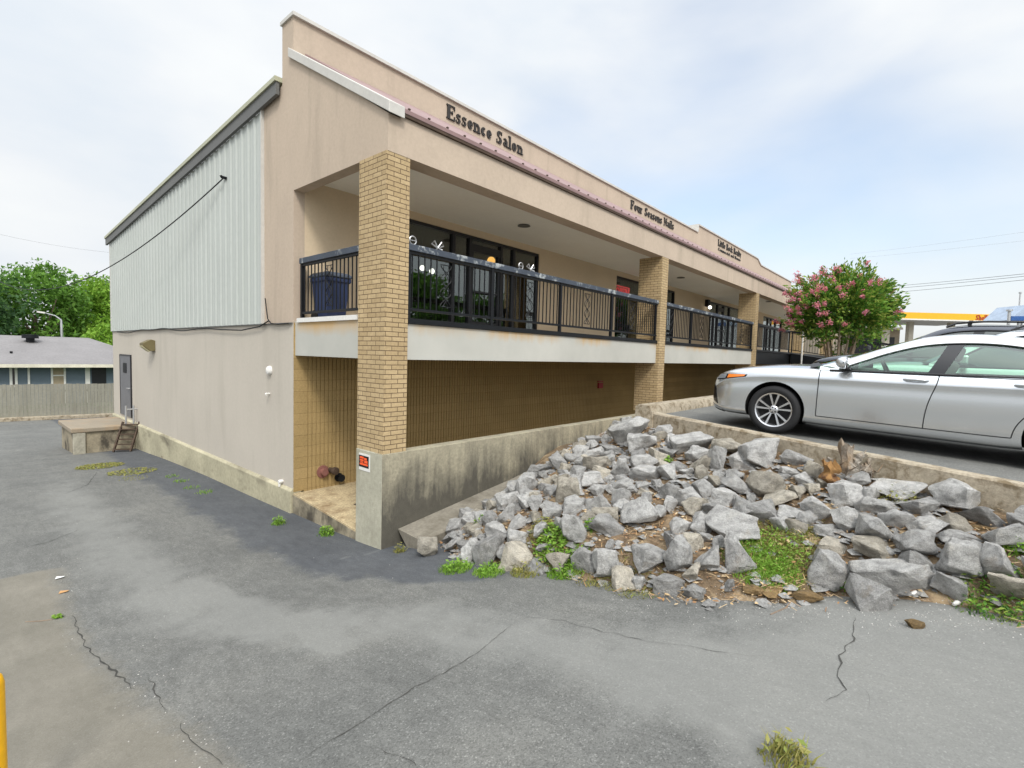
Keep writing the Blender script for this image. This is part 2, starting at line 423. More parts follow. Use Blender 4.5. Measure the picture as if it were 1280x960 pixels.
# ---------------------------------------------------------------- terrain
HT = [(-60, -.9), (-20, -1.05), (-14, -1.3), (-11, -1.6), (-9.3, -1.82), (-8.4, -1.95), (-7, -2.17), (-5, -2.5), (-3.8, -2.69),
      (-2.8, -2.85), (0, -2.96), (6, -3.12), (11, -3.36), (14, -3.5), (25, -3.82), (60, -3.9), (900, -3.9)]
def hy(y): return (cat(HT, y-.5)+cat(HT, y)*2+cat(HT, y+.5))/4
K1 = Vector((3.66, -4.99)); K2 = Vector((2.23, -9.35)); KD = (K2-K1).normalized()
YF = -4.95                                   # front edge of the car park
def zl(y): return -1.0+.035*(max(y, -14)+6.957) if y < 0 else -1.0+.035*6.957
def xc(y): return K1.x+(y-K1.y)*KD.x/KD.y
def lot_dist(x, y):
    """distance from a point outside to the car park's edge (>0 outside)"""
    n = Vector((KD.y, -KD.x))
    if n.x > 0: n = -n
    d1 = (Vector((x, y))-K1).dot(n); d2 = y-YF
    if d1 <= 0 and d2 <= 0: return max(d1, d2)
    if d1 > 0 and d2 > 0: return math.hypot(d1, d2)
    return max(d1, d2)
def emb(x, y):
    d = max(0, lot_dist(x, y))
    yy = min(y, YF)
    z = zl(yy)-.20-.335*d
    z += .10*noise.noise(Vector((x*.9, y*.9, 3.1)))+.04*noise.noise(Vector((x*3, y*3, 7)))
    z -= .24*sm(-7.2, -8.6, y)*sm(1.6, .75, x)
    z -= .32*sm(.75, -.15, x)*sm(-7.5, -5.5, y)+.10*sm(.75, .0, x)
    # fall towards the retaining wall and its gutter slab
    z -= .42*sm(-4.3, -3.1, y)*sm(4.4, 2.6, x)
    return z
def drv(x, y):
    return hy(y)+.012*noise.noise(Vector((x*.35, y*.35, 0)))+.02*noise.noise(Vector((x*.12, y*.12, 5)))
def gz(x, y): return max(emb(x, y), drv(x, y)) if x > -.6 and y < -2.6 and y > -16 else drv(x, y)
def on_ground(px, py, lift=0.0):
    d = ray(px, py); t = 1.0
    while t < 60:
        p = CAM+d*t
        if p.z < gz(p.x, p.y)+lift: break
        t += .01
    return CAM+d*t, t

# asphalt material with zones from a colour attribute: r sealed dark band, g bare concrete, b pale wear
def asphalt(name, zones):
    t = NT(name); v = t.coords('Object')
    ag = t.n('ShaderNodeTexVoronoi'); ag.inputs['Scale'].default_value = 105; t.l(v, ag.inputs['Vector'])
    agc = t.n('ShaderNodeSeparateColor'); t.l(ag.outputs['Color'], agc.inputs[0])
    base = t.ramp(t.noise(v, .9, 6, .65), [(.25, (.114, .115, .109)), (.5, (.143, .143, .134)), (.75, (.175, .173, .159))])
    stone = t.ramp(agc.outputs[0], [(.0, .68), (.45, .96), (.92, 1.04), (.985, 1.5)])
    fine = t.ramp(t.noise(v, 140, 3, .75), [(.3, .72), (.7, 1.22)])
    fine = t.mix(fine, t.ramp(t.noise(t.coords('Object', (1.6, .5, 1)), 7, 6, .7, .4), [(.3, .84), (.7, 1.14)]), 1.0, 'MULTIPLY')
    col = t.mix(t.mix(base, stone, 1.0, 'MULTIPLY'), fine, 1.0, 'MULTIPLY')
    scuff = t.ramp(t.noise(t.coords('Object', (2.2, .55, 1)), 2.6, 7, .7, .6), [(.57, 0.0), (.74, .42)])
    col = t.mix(col, (.22, .218, .205), scuff)
    if zones:
        a = t.n('ShaderNodeVertexColor'); a.layer_name = 'zone'
        s = t.n('ShaderNodeSeparateColor'); t.l(a.outputs[0], s.inputs[0])
        wob = t.math('MULTIPLY', t.math('SUBTRACT', t.noise(v, 2.2, 6, .65), .5), .9)
        seal = t.ramp(t.math('ADD', s.outputs[0], wob), [(.38, 0.0), (.62, 1.0)])
        sealc = t.mix(t.ramp(t.noise(v, 1.6, 6), [(.3, (.040, .046, .060)), (.7, (.068, .075, .088))]), fine, 1.0, 'MULTIPLY')
        col = t.mix(col, sealc, t.math('MULTIPLY', seal, .66))
        wob2 = t.math('MULTIPLY', t.math('SUBTRACT', t.noise(v, 5, 6, .7), .5), .5)
        con = t.math('MULTIPLY', t.ramp(t.math('ADD', s.outputs[1], wob2), [(.34, 0.0), (.66, 1.0)]), .72)
        conc = t.mix(t.ramp(t.noise(v, 1.3, 6), [(.3, (.160, .145, .112)), (.7, (.225, .203, .163))]), fine, .55, 'MULTIPLY')
        col = t.mix(col, conc, con)
        pale = t.ramp(t.math('ADD', s.outputs[2], wob), [(.4, 0.0), (.75, 1.0)])
        col = t.mix(col, (.235, .235, .22), t.math('MULTIPLY', pale, .5))
    h = t.math('ADD', t.math('MULTIPLY', t.noise(v, 190, 3, .7), 1.0), t.math('MULTIPLY', agc.outputs[1], .7))
    nr = t.bump(h, .5, .004)
    t.bsdf(col, .85, 0, .3, nr); return t.m
MT['asphalt'] = asphalt('driveway_asphalt', True)
MT['lot'] = asphalt('car_park_asphalt', False)
MT['dirt'] = mat('brown_dirt', (.20, .14, .085), 1.0, a=.4, scale=3, fine=40, fa=.25, bump=.9, bscale=35, bdist=.02,
                 col2=(.40, .30, .18), s2=4, lo=.5, hi=.7)

# concrete edge line on the driveway, read off the photograph and laid on the ground
CE = [on_ground(*p)[0] for p in ((60, 690), (75, 725), (88, 775), (105, 810), (150, 850), (185, 890), (235, 915), (275, 958))]
def conc_side(x, y):
    # signed: >0 on the concrete side (nearer the camera's left)
    best = 9; sgn = -1
    for a, b in zip(CE, CE[1:]):
        ab = Vector((b.x-a.x, b.y-a.y)); ap = Vector((x-a.x, y-a.y)); tt = max(0, min(1, ap.dot(ab)/ab.length_squared))
        dd = (ap-ab*tt).length
        if dd < best:
            best = dd; sgn = 1 if ab.x*ap.y-ab.y*ap.x < 0 else -1
    return sgn*best
SCUFF = [[on_ground(*p)[0] for p in q] for q in (((240, 728), (300, 755), (350, 782)), ((300, 768), (335, 792)), ((350, 782), (385, 772)), ((395, 800), (430, 812)), ((60, 640), (85, 655)), ((420, 700), (470, 690)))]
def scuff_d(x, y):
    b = 9
    for q in SCUFF:
        for a, c in zip(q, q[1:]):
            ab = Vector((c.x-a.x, c.y-a.y)); ap = Vector((x-a.x, y-a.y)); tt = max(0, min(1, ap.dot(ab)/ab.length_squared)); b = min(b, (ap-ab*tt).length)
    return b
def drive_mesh():
    xs = [-60, -40, -25, -15]+[-11+.14*i for i in range(int(12.9/.14)+1)]
    ys = [-60, -45, -30, -22, -17]+[-14+.14*i for i in range(int(30/.14))]+[16.2, 18, 20, 22, 24, 27, 34, 45, 60]
    vs = []; zone = []
    for y in ys:
        for x in xs:
            vs.append((x, y, drv(x, y)))
            edge = 1.7 if y > -2.8 else 1.7-.55*(-2.8-y)*.6       # sealed band follows the building
            d = 0-x
            wide = lin([(-9, .05), (-6.5, .06), (-5.2, .35), (-4.2, 1.0), (-2.8, 1.5), (1, 1.55), (5, 1.5), (9, 1.3), (14, .9)], y)
            r_ = (1-sm(wide*.25, wide*1.25, d))*sm(-6.0, -4.2, y)
            g_ = 0.0
            if y < 0 and x < -1.0:
                g_ = sm(-.55, .55, conc_side(x, y))
                g_ *= sm(-12, -9.5, y) if y < -9.5 else 1
            b_ = .8*sm(-6.6, -8.6, y)*sm(-1.9, -.2, x)+.75*math.exp(-((d-wide-1.0)/.7)**2)*sm(12, 2, y) + .45*sm(4, 12, y)*sm(1.0, 3.0, d)
            if -5 < x < 0 and y < 2: b_ += .6*math.exp(-(scuff_d(x, y)/.12)**2)
            zone.append((r_, g_, b_, 1))
    n = len(xs); fs = [(j*n+i, j*n+i+1, (j+1)*n+i+1, (j+1)*n+i) for j in range(len(ys)-1) for i in range(n-1)]
    me = bpy.data.meshes.new('driveway'); me.from_pydata(vs, [], fs)
    ca = me.color_attributes.new('zone', 'FLOAT_COLOR', 'POINT')
    ca.data.foreach_set('color', [c for z in zone for c in z])
    me.materials.append(MT['asphalt']); me.polygons.foreach_set('use_smooth', [True]*len(fs))
    o = bpy.data.objects.new('driveway', me); COL.objects.link(o); o['kind'] = 'structure'; return o
driveway = drive_mesh()

# far ground
mb = MB(); mb.add([(-2500, -2500, -4.6), (2500, -2500, -4.6), (2500, 2500, -4.6), (-2500, 2500, -4.6)], [(0, 1, 2, 3)])
tag(mb.build('ground', MT['ground']), kind='structure')

# car park sheet (one plane rising gently to the building), with its kerbs
mb = MB(); rows = []
for y in [-200, -60, -30, -14, -12, -10, -9, -8, -7, -6, -5.5, YF]:
    x0 = xc(y)+.13
    rows.append([(x0, y, zl(y)), (x0+3, y, zl(y)), (x0+8, y, zl(y)), (x0+30, y, zl(y)), (x0+300, y, zl(y))])
mb.grid(rows)
tag(mb.build('car_park', MT['lot']), kind='structure')
mb = MB(); mb.add([(37, YF+.001, zl(YF)), (340, YF+.001, zl(YF)), (340, 200, zl(YF)), (37, 200, zl(YF))], [(0, 1, 2, 3)])
tag(mb.build('side_road', MT['lot']), kind='structure')
# long kerb that holds the car park edge above the rocks
mb = MB(); rows = []
nrm = Vector((KD.y, -KD.x)); nrm = -nrm if nrm.x > 0 else nrm
L = 9.0; N = 60
for i in range(N+1):
    p = K1+KD*(L*i/N); z = zl(p.y)+.045+.006*noise.noise(Vector((i*.5, 0, 0)))
    q = p+nrm*.0; b = p-nrm*.15
    jo = .008*noise.noise(Vector((i*.7, 3, 0)))
    q = q+nrm*jo
    rows.append([(q.x+nrm.x*.02, q.y+nrm.y*.02, z-.55), (q.x+nrm.x*.005, q.y+nrm.y*.005, z-.02), (q.x-nrm.x*.015, q.y-nrm.y*.015, z), (b.x, b.y, z), (b.x, b.y, z-.5)])
mb.grid(rows)
mb.add([rows[0][k] for k in range(5)], [(0, 1, 2, 3, 4)])
tag(mb.build('kerb', MT['kerb'], smooth=40), kind='structure')
# cast kerb along the front of the parking bays
mb = MB(); sec = [(-.24, -.35), (-.22, .05), (-.16, .15), (.02, .165), (.08, .13), (.10, -.6)]; rows = []
for i in range(80):
    x = K1.x-.1+i*.26; z = zl(YF)
    rows.append([(x, YF+.02+a, z+b+.008*noise.noise(Vector((x*2, a, 0)))) for a, b in sec])
mb.grid(rows); mb.add(rows[0], [tuple(range(len(sec)))])
tag(mb.build('front_kerb', MT['kerb'], smooth=50), kind='structure')

# embankment under the rocks
def emb_mesh():
    st = .09; x0, x1, y0, y1 = -.7, 4.3, -14.0, -2.82
    nx = int((x1-x0)/st); ny = int((y1-y0)/st)
    mb = MB(); idx = {}
    ok = lambda x, y: emb(x, y) > drv(x, y)-.10
    pts = {}
    for j in range(ny+1):
        for i in range(nx+1):
            x = x0+i*st; y = y0+j*st; pts[i, j] = (x, y, emb(x, y)+.01*noise.noise(Vector((x*9, y*9, 0))))
    for j in range(ny):
        for i in range(nx):
            cs = [(i, j), (i+1, j), (i+1, j+1), (i, j+1)]
            if any(ok(*pts[c][:2]) for c in cs) and all(pts[c][0] < xc(pts[c][1])+.12 or pts[c][1] > YF-.1 for c in cs):
                for c in cs:
                    if c not in idx: idx[c] = len(mb.v); mb.v.append(pts[c])
                mb.f.append([idx[c] for c in cs]); mb.mi.append(0)
    # strip in front of the lower wall beyond the corner
    rows = [[(x, y, emb(x, y)) for y in (-4.85, -4.2, -3.5, -2.82)] for x in [4.3+.8*k for k in range(42)]]
    mb.grid(rows)
    o = mb.build('embankment', MT['dirt'], smooth=60); o['kind'] = 'structure'; return o
emb_mesh()

# cracks: thin dark grooves following the driveway
def crack(pts, wd=.008):
    P = [on_ground(*p)[0] for p in pts]; path = []
    for a, b in zip(P, P[1:]):
        n = max(2, int((b-a).length/.04))
        for k in range(n):
            q = a.lerp(b, k/n); s = .03
            path.append((q.x+s*noise.noise(q*9), q.y+s*noise.noise(q*9+Vector((5, 5, 5)))))
    path.append((P[-1].x, P[-1].y)); vs = []; fs = []
    for i, (x, y) in enumerate(path):
        a = path[max(0, i-1)]; b = path[min(len(path)-1, i+1)]
        d = Vector((b[0]-a[0], b[1]-a[1])); d = d.normalized() if d.length else Vector((1, 0)); n_ = Vector((-d.y, d.x))
        ww = .62*wd*(.2+1.5*abs(noise.noise(Vector((x*6, y*6, 1)))))*min(1, .2+i*.12, .2+(len(path)-1-i)*.12)
        for sg in (-1, 1):
            qx, qy = x+n_.x*ww*sg, y+n_.y*ww*sg; vs.append((qx, qy, drv(qx, qy)+.005))
    fs = [(2*i, 2*i+1, 2*i+3, 2*i+2) for i in range(len(path)-1)]
    mb = MB(); mb.add(vs, fs); o = mb.build('crack', MT['crackfill'], driveway); return o
MT['crackfill'] = mat('crack_dirt', (.055, .053, .048), 1.0, a=.3, bump=.3)
for pts, wd in ((((370, 956), (440, 910), (520, 860), (580, 828), (642, 780)), .009), (((655, 772), (700, 776), (760, 792), (830, 806)), .005),
                (((1068, 770), (1066, 800), (1050, 822), (1046, 845), (1058, 862), (1032, 878)), .009), (((1078, 862), (1086, 885)), .006),
                (((90, 770), (110, 812), (150, 846), (168, 862)), .014), (((225, 905), (240, 930), (278, 957)), .014), (((185, 845), (200, 880), (212, 890)), .012),
                (((10, 690), (60, 678), (105, 660)), .012), (((70, 622), (110, 606), (122, 590)), .010), (((470, 935), (500, 950), (520, 959)), .01),
                (((85, 600), (130, 604), (165, 606)), .008), (((800, 800), (900, 815), (960, 822)), .004)):
    crack(pts, wd)
# ---------------------------------------------------------------- the commercial building
XE = 36.0; YB = 14.2; D = -2.8
B = empty('commercial_building', (0, 0, -2.96), 'tan stucco commercial building of two storeys with brick columns and a white side wall', 'building')
def rk(y): return 4.78-(y-.5)*.0655      # roof slope along the side wall
# side wall: white lower storey, tan corner pier, ribbed metal above
mb = MB(); mb.box(0, .2, 0, YB, -2.52, .47); mb.build('lower_side_wall', MT['stucco_white'], B)
mb = MB()
mb.prism([(0, .47), (1.225, .47), (1.225, rk(1.225)-.10), (.44, rk(.44)-.10), (.44, 5.70), (.02, 5.70), (.02, 5.05), (D, 3.27), (D, 2.77), (0, 2.77)], 'x', 0, .2)
mb.build('corner_wall', MT['stucco_tan'], B)
# hairline joint between storeys and loose cable are separate below
mb = MB(); ys = []; y = 1.225
rows_b = []; rows_t = []
while y < YB:
    for dy, dx in ((0, 0), (.03, -.026), (.075, -.026), (.105, 0), (.18, 0), (.195, -.008), (.21, 0)):
        if y+dy <= YB: ys.append((y+dy, dx))
    y += .305
ys.append((YB, 0))
mb.grid([[(-.02+dx, y, .475) for y, dx in ys], [(-.02+dx, y, rk(y)-.25) for y, dx in ys]])
mb.build('metal_siding', MT['siding'], B)
mb = MB(); mb.box(.0, .2, 1.23, YB, .47, 3.9); mb.build('siding_backing', MT['siding'], B)
# trim strips of siding
mb = MB(); mb.box(-.06, .0, 1.2, 1.225, .475, rk(1.2)-.2); mb.build('siding_trim', MT['coping'], B)
mb = MB(); mb.box(-.05, 0, YB-.03, YB+.02, .475, rk(YB)-.2); mb.build('siding_trim', MT['coping'], B)
# joint line
mb = MB(); mb.box(-.035, -.0, 0.02, YB, .455, .473); mb.build('joint_flashing', MT['darktrim'], B)
# roof rake: light edge over a dark band
mb = MB(); mb.prism([(.45, rk(.45)-.05), (YB+.35, rk(YB+.35)-.05), (YB+.35, rk(YB+.35)+.03), (.45, rk(.45)+.03)], 'x', -.13, .1)
mb.build('roof_edge', MT['olive'], B)
mb = MB(); mb.prism([(.47, rk(.47)-.27), (YB+.33, rk(YB+.33)-.27), (YB+.33, rk(YB+.33)-.052), (.47, rk(.47)-.052)], 'x', -.10, -.04)
mb.build('gutter', MT['darktrim'], B)
mb = MB(); mb.prism([(.46, rk(.46)-.28), (YB, rk(YB)-.28), (YB, rk(YB)-.06), (.46, rk(.46)-.06)], 'x', .2, XE)
mb.build('roof', MT['darktrim'], B)
# rear and far walls
mb = MB(); mb.box(.2, XE, YB-.2, YB, -3.5, 3.6); mb.box(XE-.2, XE, 0.2, YB-.2, -3.2, 3.8); mb.build('rear_wall', MT['stucco_white'], B)
# foundation, slightly proud
mb = MB(); mb.prism([(-.055, -3.9), (.15, -3.9), (.15, -2.52), (-.01, -2.52), (-.055, -2.565)], 'y', 0.0, YB+.02)
mb.build('foundation', MT['found'], B, bevel=.01)
# parapet: straight, stepped up behind the third sign, down again
mb = MB(); og = [(27.2, 6.02), (27.6, 6.0), (27.9, 5.86), (28.3, 5.74)]
mb.prism([(.2, 4.95), (XE, 4.95), (XE, 5.70)]+og[::-1]+[(18.35, 6.02), (18.3, 5.70), (.2, 5.70)], 'y', 0.02, .43)
mb.build('parapet', MT['stucco_tan'], B)
mb = MB(); top = [(-.03, 5.70), (18.28, 5.70), (18.31, 6.02)]+og+[(XE+.03, 5.72)]
for (a, b), (c, d_) in zip(top, top[1:]):
    mb.obox((a, .22, b+.03), (c, .22, d_+.03), .50, .06)
mb.build('parapet_cap', MT['coping'], B)
# sloping red metal roof over the porch
mb = MB(); yA, zA, yB_, zB = 0.0, 5.165, D-.045, 3.405
mb.prism([(yA, zA-.06), (yA, zA), (yB_, zB), (yB_, zB-.06)], 'x', .2, XE)
k = .35
while k < XE:
    mb.cur = 1; q_ = .045; mb.obox((k-.02, yB_+q_, zB+q_*.62+.012), (k+.014, yB_+q_, zB+q_*.62+.012), .028, .018); k += .36
mb.build('canopy_roof', [MT['pink'], MT['rust']], B)
mb = MB(); mb.box(.2, XE, D-.04, D-.002, 3.30, 3.342); mb.build('drip_edge', MT['rust'], B)
mb = MB(); mb.prism([(.12, 5.045), (.12, 5.20), (D-.085, 3.40), (D-.085, 3.245)], 'x', -.05, .215); mb.build('rake_coping', MT['coping'], B, bevel=.008)
# fascia beam and soffit
mb = MB(); mb.box(.2, XE, D, D+.32, 2.77, 3.335); mb.build('fascia', MT['stucco_tan'], B)
mb = MB(); mb.box(.2, XE, D+.32, 0, 3.0, 3.06); mb.build('soffit', MT['soffit'], B)
# porch walls with shopfronts
SF = [(2.35, 6.95), (11.27, 16.15), (20.24, 24.9), (29.4, 34.0)]
ZD, ZT = .5, 2.84
mb = MB(); x = .2
for a, b in SF:
    mb.box(x, a, 0, .18, ZD, 3.0); mb.box(a, b, 0, .18, ZT, 3.0); x = b
mb.box(x, XE, 0, .18, ZD, 3.0); mb.build('upper_front_wall', MT['stucco_in'], B)
# ribbed block wall of the lower storey
mb = MB(); row = []; x = 0.2
while x < XE:
    row += [(x, 0.0), (x+.062, 0.0), (x+.068, .016), (x+.074, .016)]; x += .08
row.append((XE, 0))
mb.grid([[(a, b, -2.75) for a, b in row], [(a, b, -.1) for a, b in row]])
mb.box(.2, XE, .02, .2, -2.75, -.1); mb.build('lower_front_wall', MT['ribblock'], B)
mb = MB(); mb.box(0.003, .2, -.006, .0, -2.58, .47); mb.build('corner_block', MT['ribblock'], B)
# deck slab with painted edge
mb = MB(); mb.box(.03, 18.0, D+.08, 0, -.11, .42); mb.box(.03, XE, D+.2, 0, .42, .5)
t = NT('deck_edge_rust'); v = t.coords('Object')
sx = t.n('ShaderNodeSeparateXYZ'); t.l(v, sx.inputs[0])
hgt = t.math('SUBTRACT', sx.outputs['Z'], 3.06)
drip = t.noise(t.coords('Object', (3.2, 1, .22)), 1.5, 6, .7)
msk = t.math('MULTIPLY', t.ramp(t.math('ADD', t.math('MULTIPLY', hgt, 2.6), t.math('MULTIPLY', t.math('SUBTRACT', drip, .5), .9)), [(.36, 0.0), (.85, 1.0)]),
             t.ramp(t.noise(t.coords('Object', (1, 1, .02)), .45, 3, .5), [(.47, 0.0), (.60, 1.0)]))
base = t.ramp(t.noise(v, .9, 5), [(.3, (.40, .395, .355)), (.7, (.475, .465, .42))])
col = t.mix(base, (.50, .29, .08), t.math('MULTIPLY', msk, .75))
t.bsdf(col, .85, 0, .3, t.bump(t.noise(v, 60), .2, .004))
mb.build('deck_slab', t.m, B)
mb = MB(); mb.box(.42, XE, D+.05, D+.195, .425, .505); mb.build('deck_edge_angle', MT['black'], B)
mb = MB(); mb.box(18.003, XE, D+.12, 0, -.11, .418); mb.build('deck_skirt', MT['black'], B)
mb = MB(); mb.box(.0, .03, D+.75, -.12, .47, .545); mb.build('deck_side_trim', MT['white'], B)
# porch floor of the lower storey
mb = MB(); mb.prism([(0.0, -2.6), (-2.12, -2.75), (-2.58, -2.78), (-2.58, -3.3), (0, -3.3)], 'x', .0, XE-.3)
mb.build('lower_porch_floor', MT['floor'], B, bevel=.012)
mb = MB(); mb.prism([(-.002, -2.63), (-2.118, -2.78), (-2.118, -3.2), (-.002, -3.05)], 'x', -.012, -.001); mb.build('floor_edge', MT['dirtyconc'], B)
mb = MB(); mb.box(.55, 1.2, -1.7, -1.1, -2.715, -2.672)
for i in range(7): mb.box(.58, 1.17, -1.67+i*.085, -1.62+i*.085, -2.672, -2.664)
mb.build('drain_grate', MT['rust'], B)
# brick columns
for cx0 in (-.02, 8.78, 17.56, 26.4, 35.2):
    mb = MB(); mb.box(cx0, cx0+.40, D+.005, D+.68, -1.462, 2.775 if cx0 > 0 else 2.77)
    o = mb.build('brick_column', MT['brick'], B)
    if cx0 < 0: o['label'] = 'corner brick column standing on the concrete pier'
# recessed ceiling lights
for px, py in ((655, 282), (851, 347), (961, 377), (400, 215)):
    p = at(px, py, 'z', 2.99); mb = MB()
    mb.lathe([(0, .02), (0, .13), (-.02, .15), (-.012, .10), (.0, .0)], (p.x, p.y, 2.998), (0, 0, 1), 20)
    mb.build('recessed_light', MT['darktrim'], B, smooth=40)
# shopfronts: dark frames, panes and a dim room behind
def shopfront(a, b, mull, doors, label):
    f = MB(); y0, y1 = .03, .13
    f.box(a, b, y0, y1, ZT-.07, ZT-.002); f.box(a, b, y0, y1, ZD, ZD+.10)
    ms = [a]+mull+[b]
    for i, m_ in enumerate(ms):
        wd = .09
        f.box(max(a, m_-wd/2), min(b, m_+wd/2), y0-.01, y1+.01, ZD+.10, ZT-.07)
    for i in doors:
        d0, d1 = ms[i]+.045, ms[i+1]-.045
        f.box(d0, d0+.08, y0+.01, y1-.01, ZD+.1, ZT-.35); f.box(d1-.08, d1, y0+.01, y1-.01, ZD+.1, ZT-.35)
        f.box(d0, d1, y0, y1-.005, ZT-.35, ZT-.18); f.box(d0, d1, y0+.015, y1-.015, ZD+.1, ZD+.3)
        f.box(d0+.08, d1-.08, y0-.05, y0-.02, ZD+1.0, ZD+1.04)
    fr = f.build('shopfront', MT['bronze'], B)
    if label: fr['label'] = label
    for i in range(len(ms)-1):
        p = MB(); x0, x1 = ms[i]+.03, ms[i+1]-.03
        p.box(x0, x1, .075, .085, ZD+.08, ZT-.05); p.build('pane', MT['glass'], fr)
    rm = MB(); r0, r1, yb = a-.6, b+1.2, 5.5
    rm.add([(r0, .19, ZD), (r1, .19, ZD), (r1, yb, ZD), (r0, yb, ZD), (r0, .19, 2.98), (r1, .19, 2.98), (r1, yb, 2.98), (r0, yb, 2.98)],
           [(0, 1, 2, 3), (4, 5, 6, 7), (2, 3, 7, 6), (0, 3, 7, 4), (1, 2, 6, 5)])
    rm.build('shop_interior', MT['interior'], B, recalc=False)
    return fr
shopfront(*SF[0], [3.78, 4.32, 5.43, 5.92], [2], 'wide dark framed shopfront of the salon')
shopfront(*SF[1], [13.4, 14.0, 15.1], [2], None)
shopfront(*SF[2], [21.45, 22.3, 23.2], [1], None)
shopfront(*SF[3], [30.6, 31.4, 32.5], [1], None)
# brown door panel at the far end of the porch
mb = MB(); mb.box(26.9, 28.3, -.03, 0, .52, 2.5); mb.build('brown_door', mat('brown_paint', (.14, .075, .05), .6), B)
# service door in the side wall
mb = MB(); mb.box(-.03, .01, 11.55, 12.98, -2.42, -.38); dr = mb.build('service_door', MT['greydoor'], B)
mb = MB(); mb.box(-.04, -.005, 11.50, 11.55, -2.42, -.33); mb.box(-.04, -.005, 12.98, 13.03, -2.42, -.33); mb.box(-.04, -.005, 11.55, 12.98, -.38, -.33); mb.build('door_frame', MT['bronze'], dr)
mb = MB(); mb.box(-.045, -.03, 12.05, 12.5, -.95, -.62); mb.build('door_vent', MT['black'], dr)
mb = MB(); mb.tube([(-.03, 11.68, -1.45), (-.09, 11.68, -1.45), (-.09, 11.83, -1.45)], .015); mb.build('handle', MT['galv'], dr)
# hole in the foundation
mb = MB(); c = at(203, 578, 'x', -.056)
mb.prism([(c.y-.16, c.z-.15), (c.y+.2, c.z-.16), (c.y+.22, c.z+.02), (c.y+.1, c.z+.18), (c.y-.08, c.z+.19), (c.y-.17, c.z+.05)], 'x', -.06, -.057); mb.build('broken_patch', MT['dirtyconc'], B)

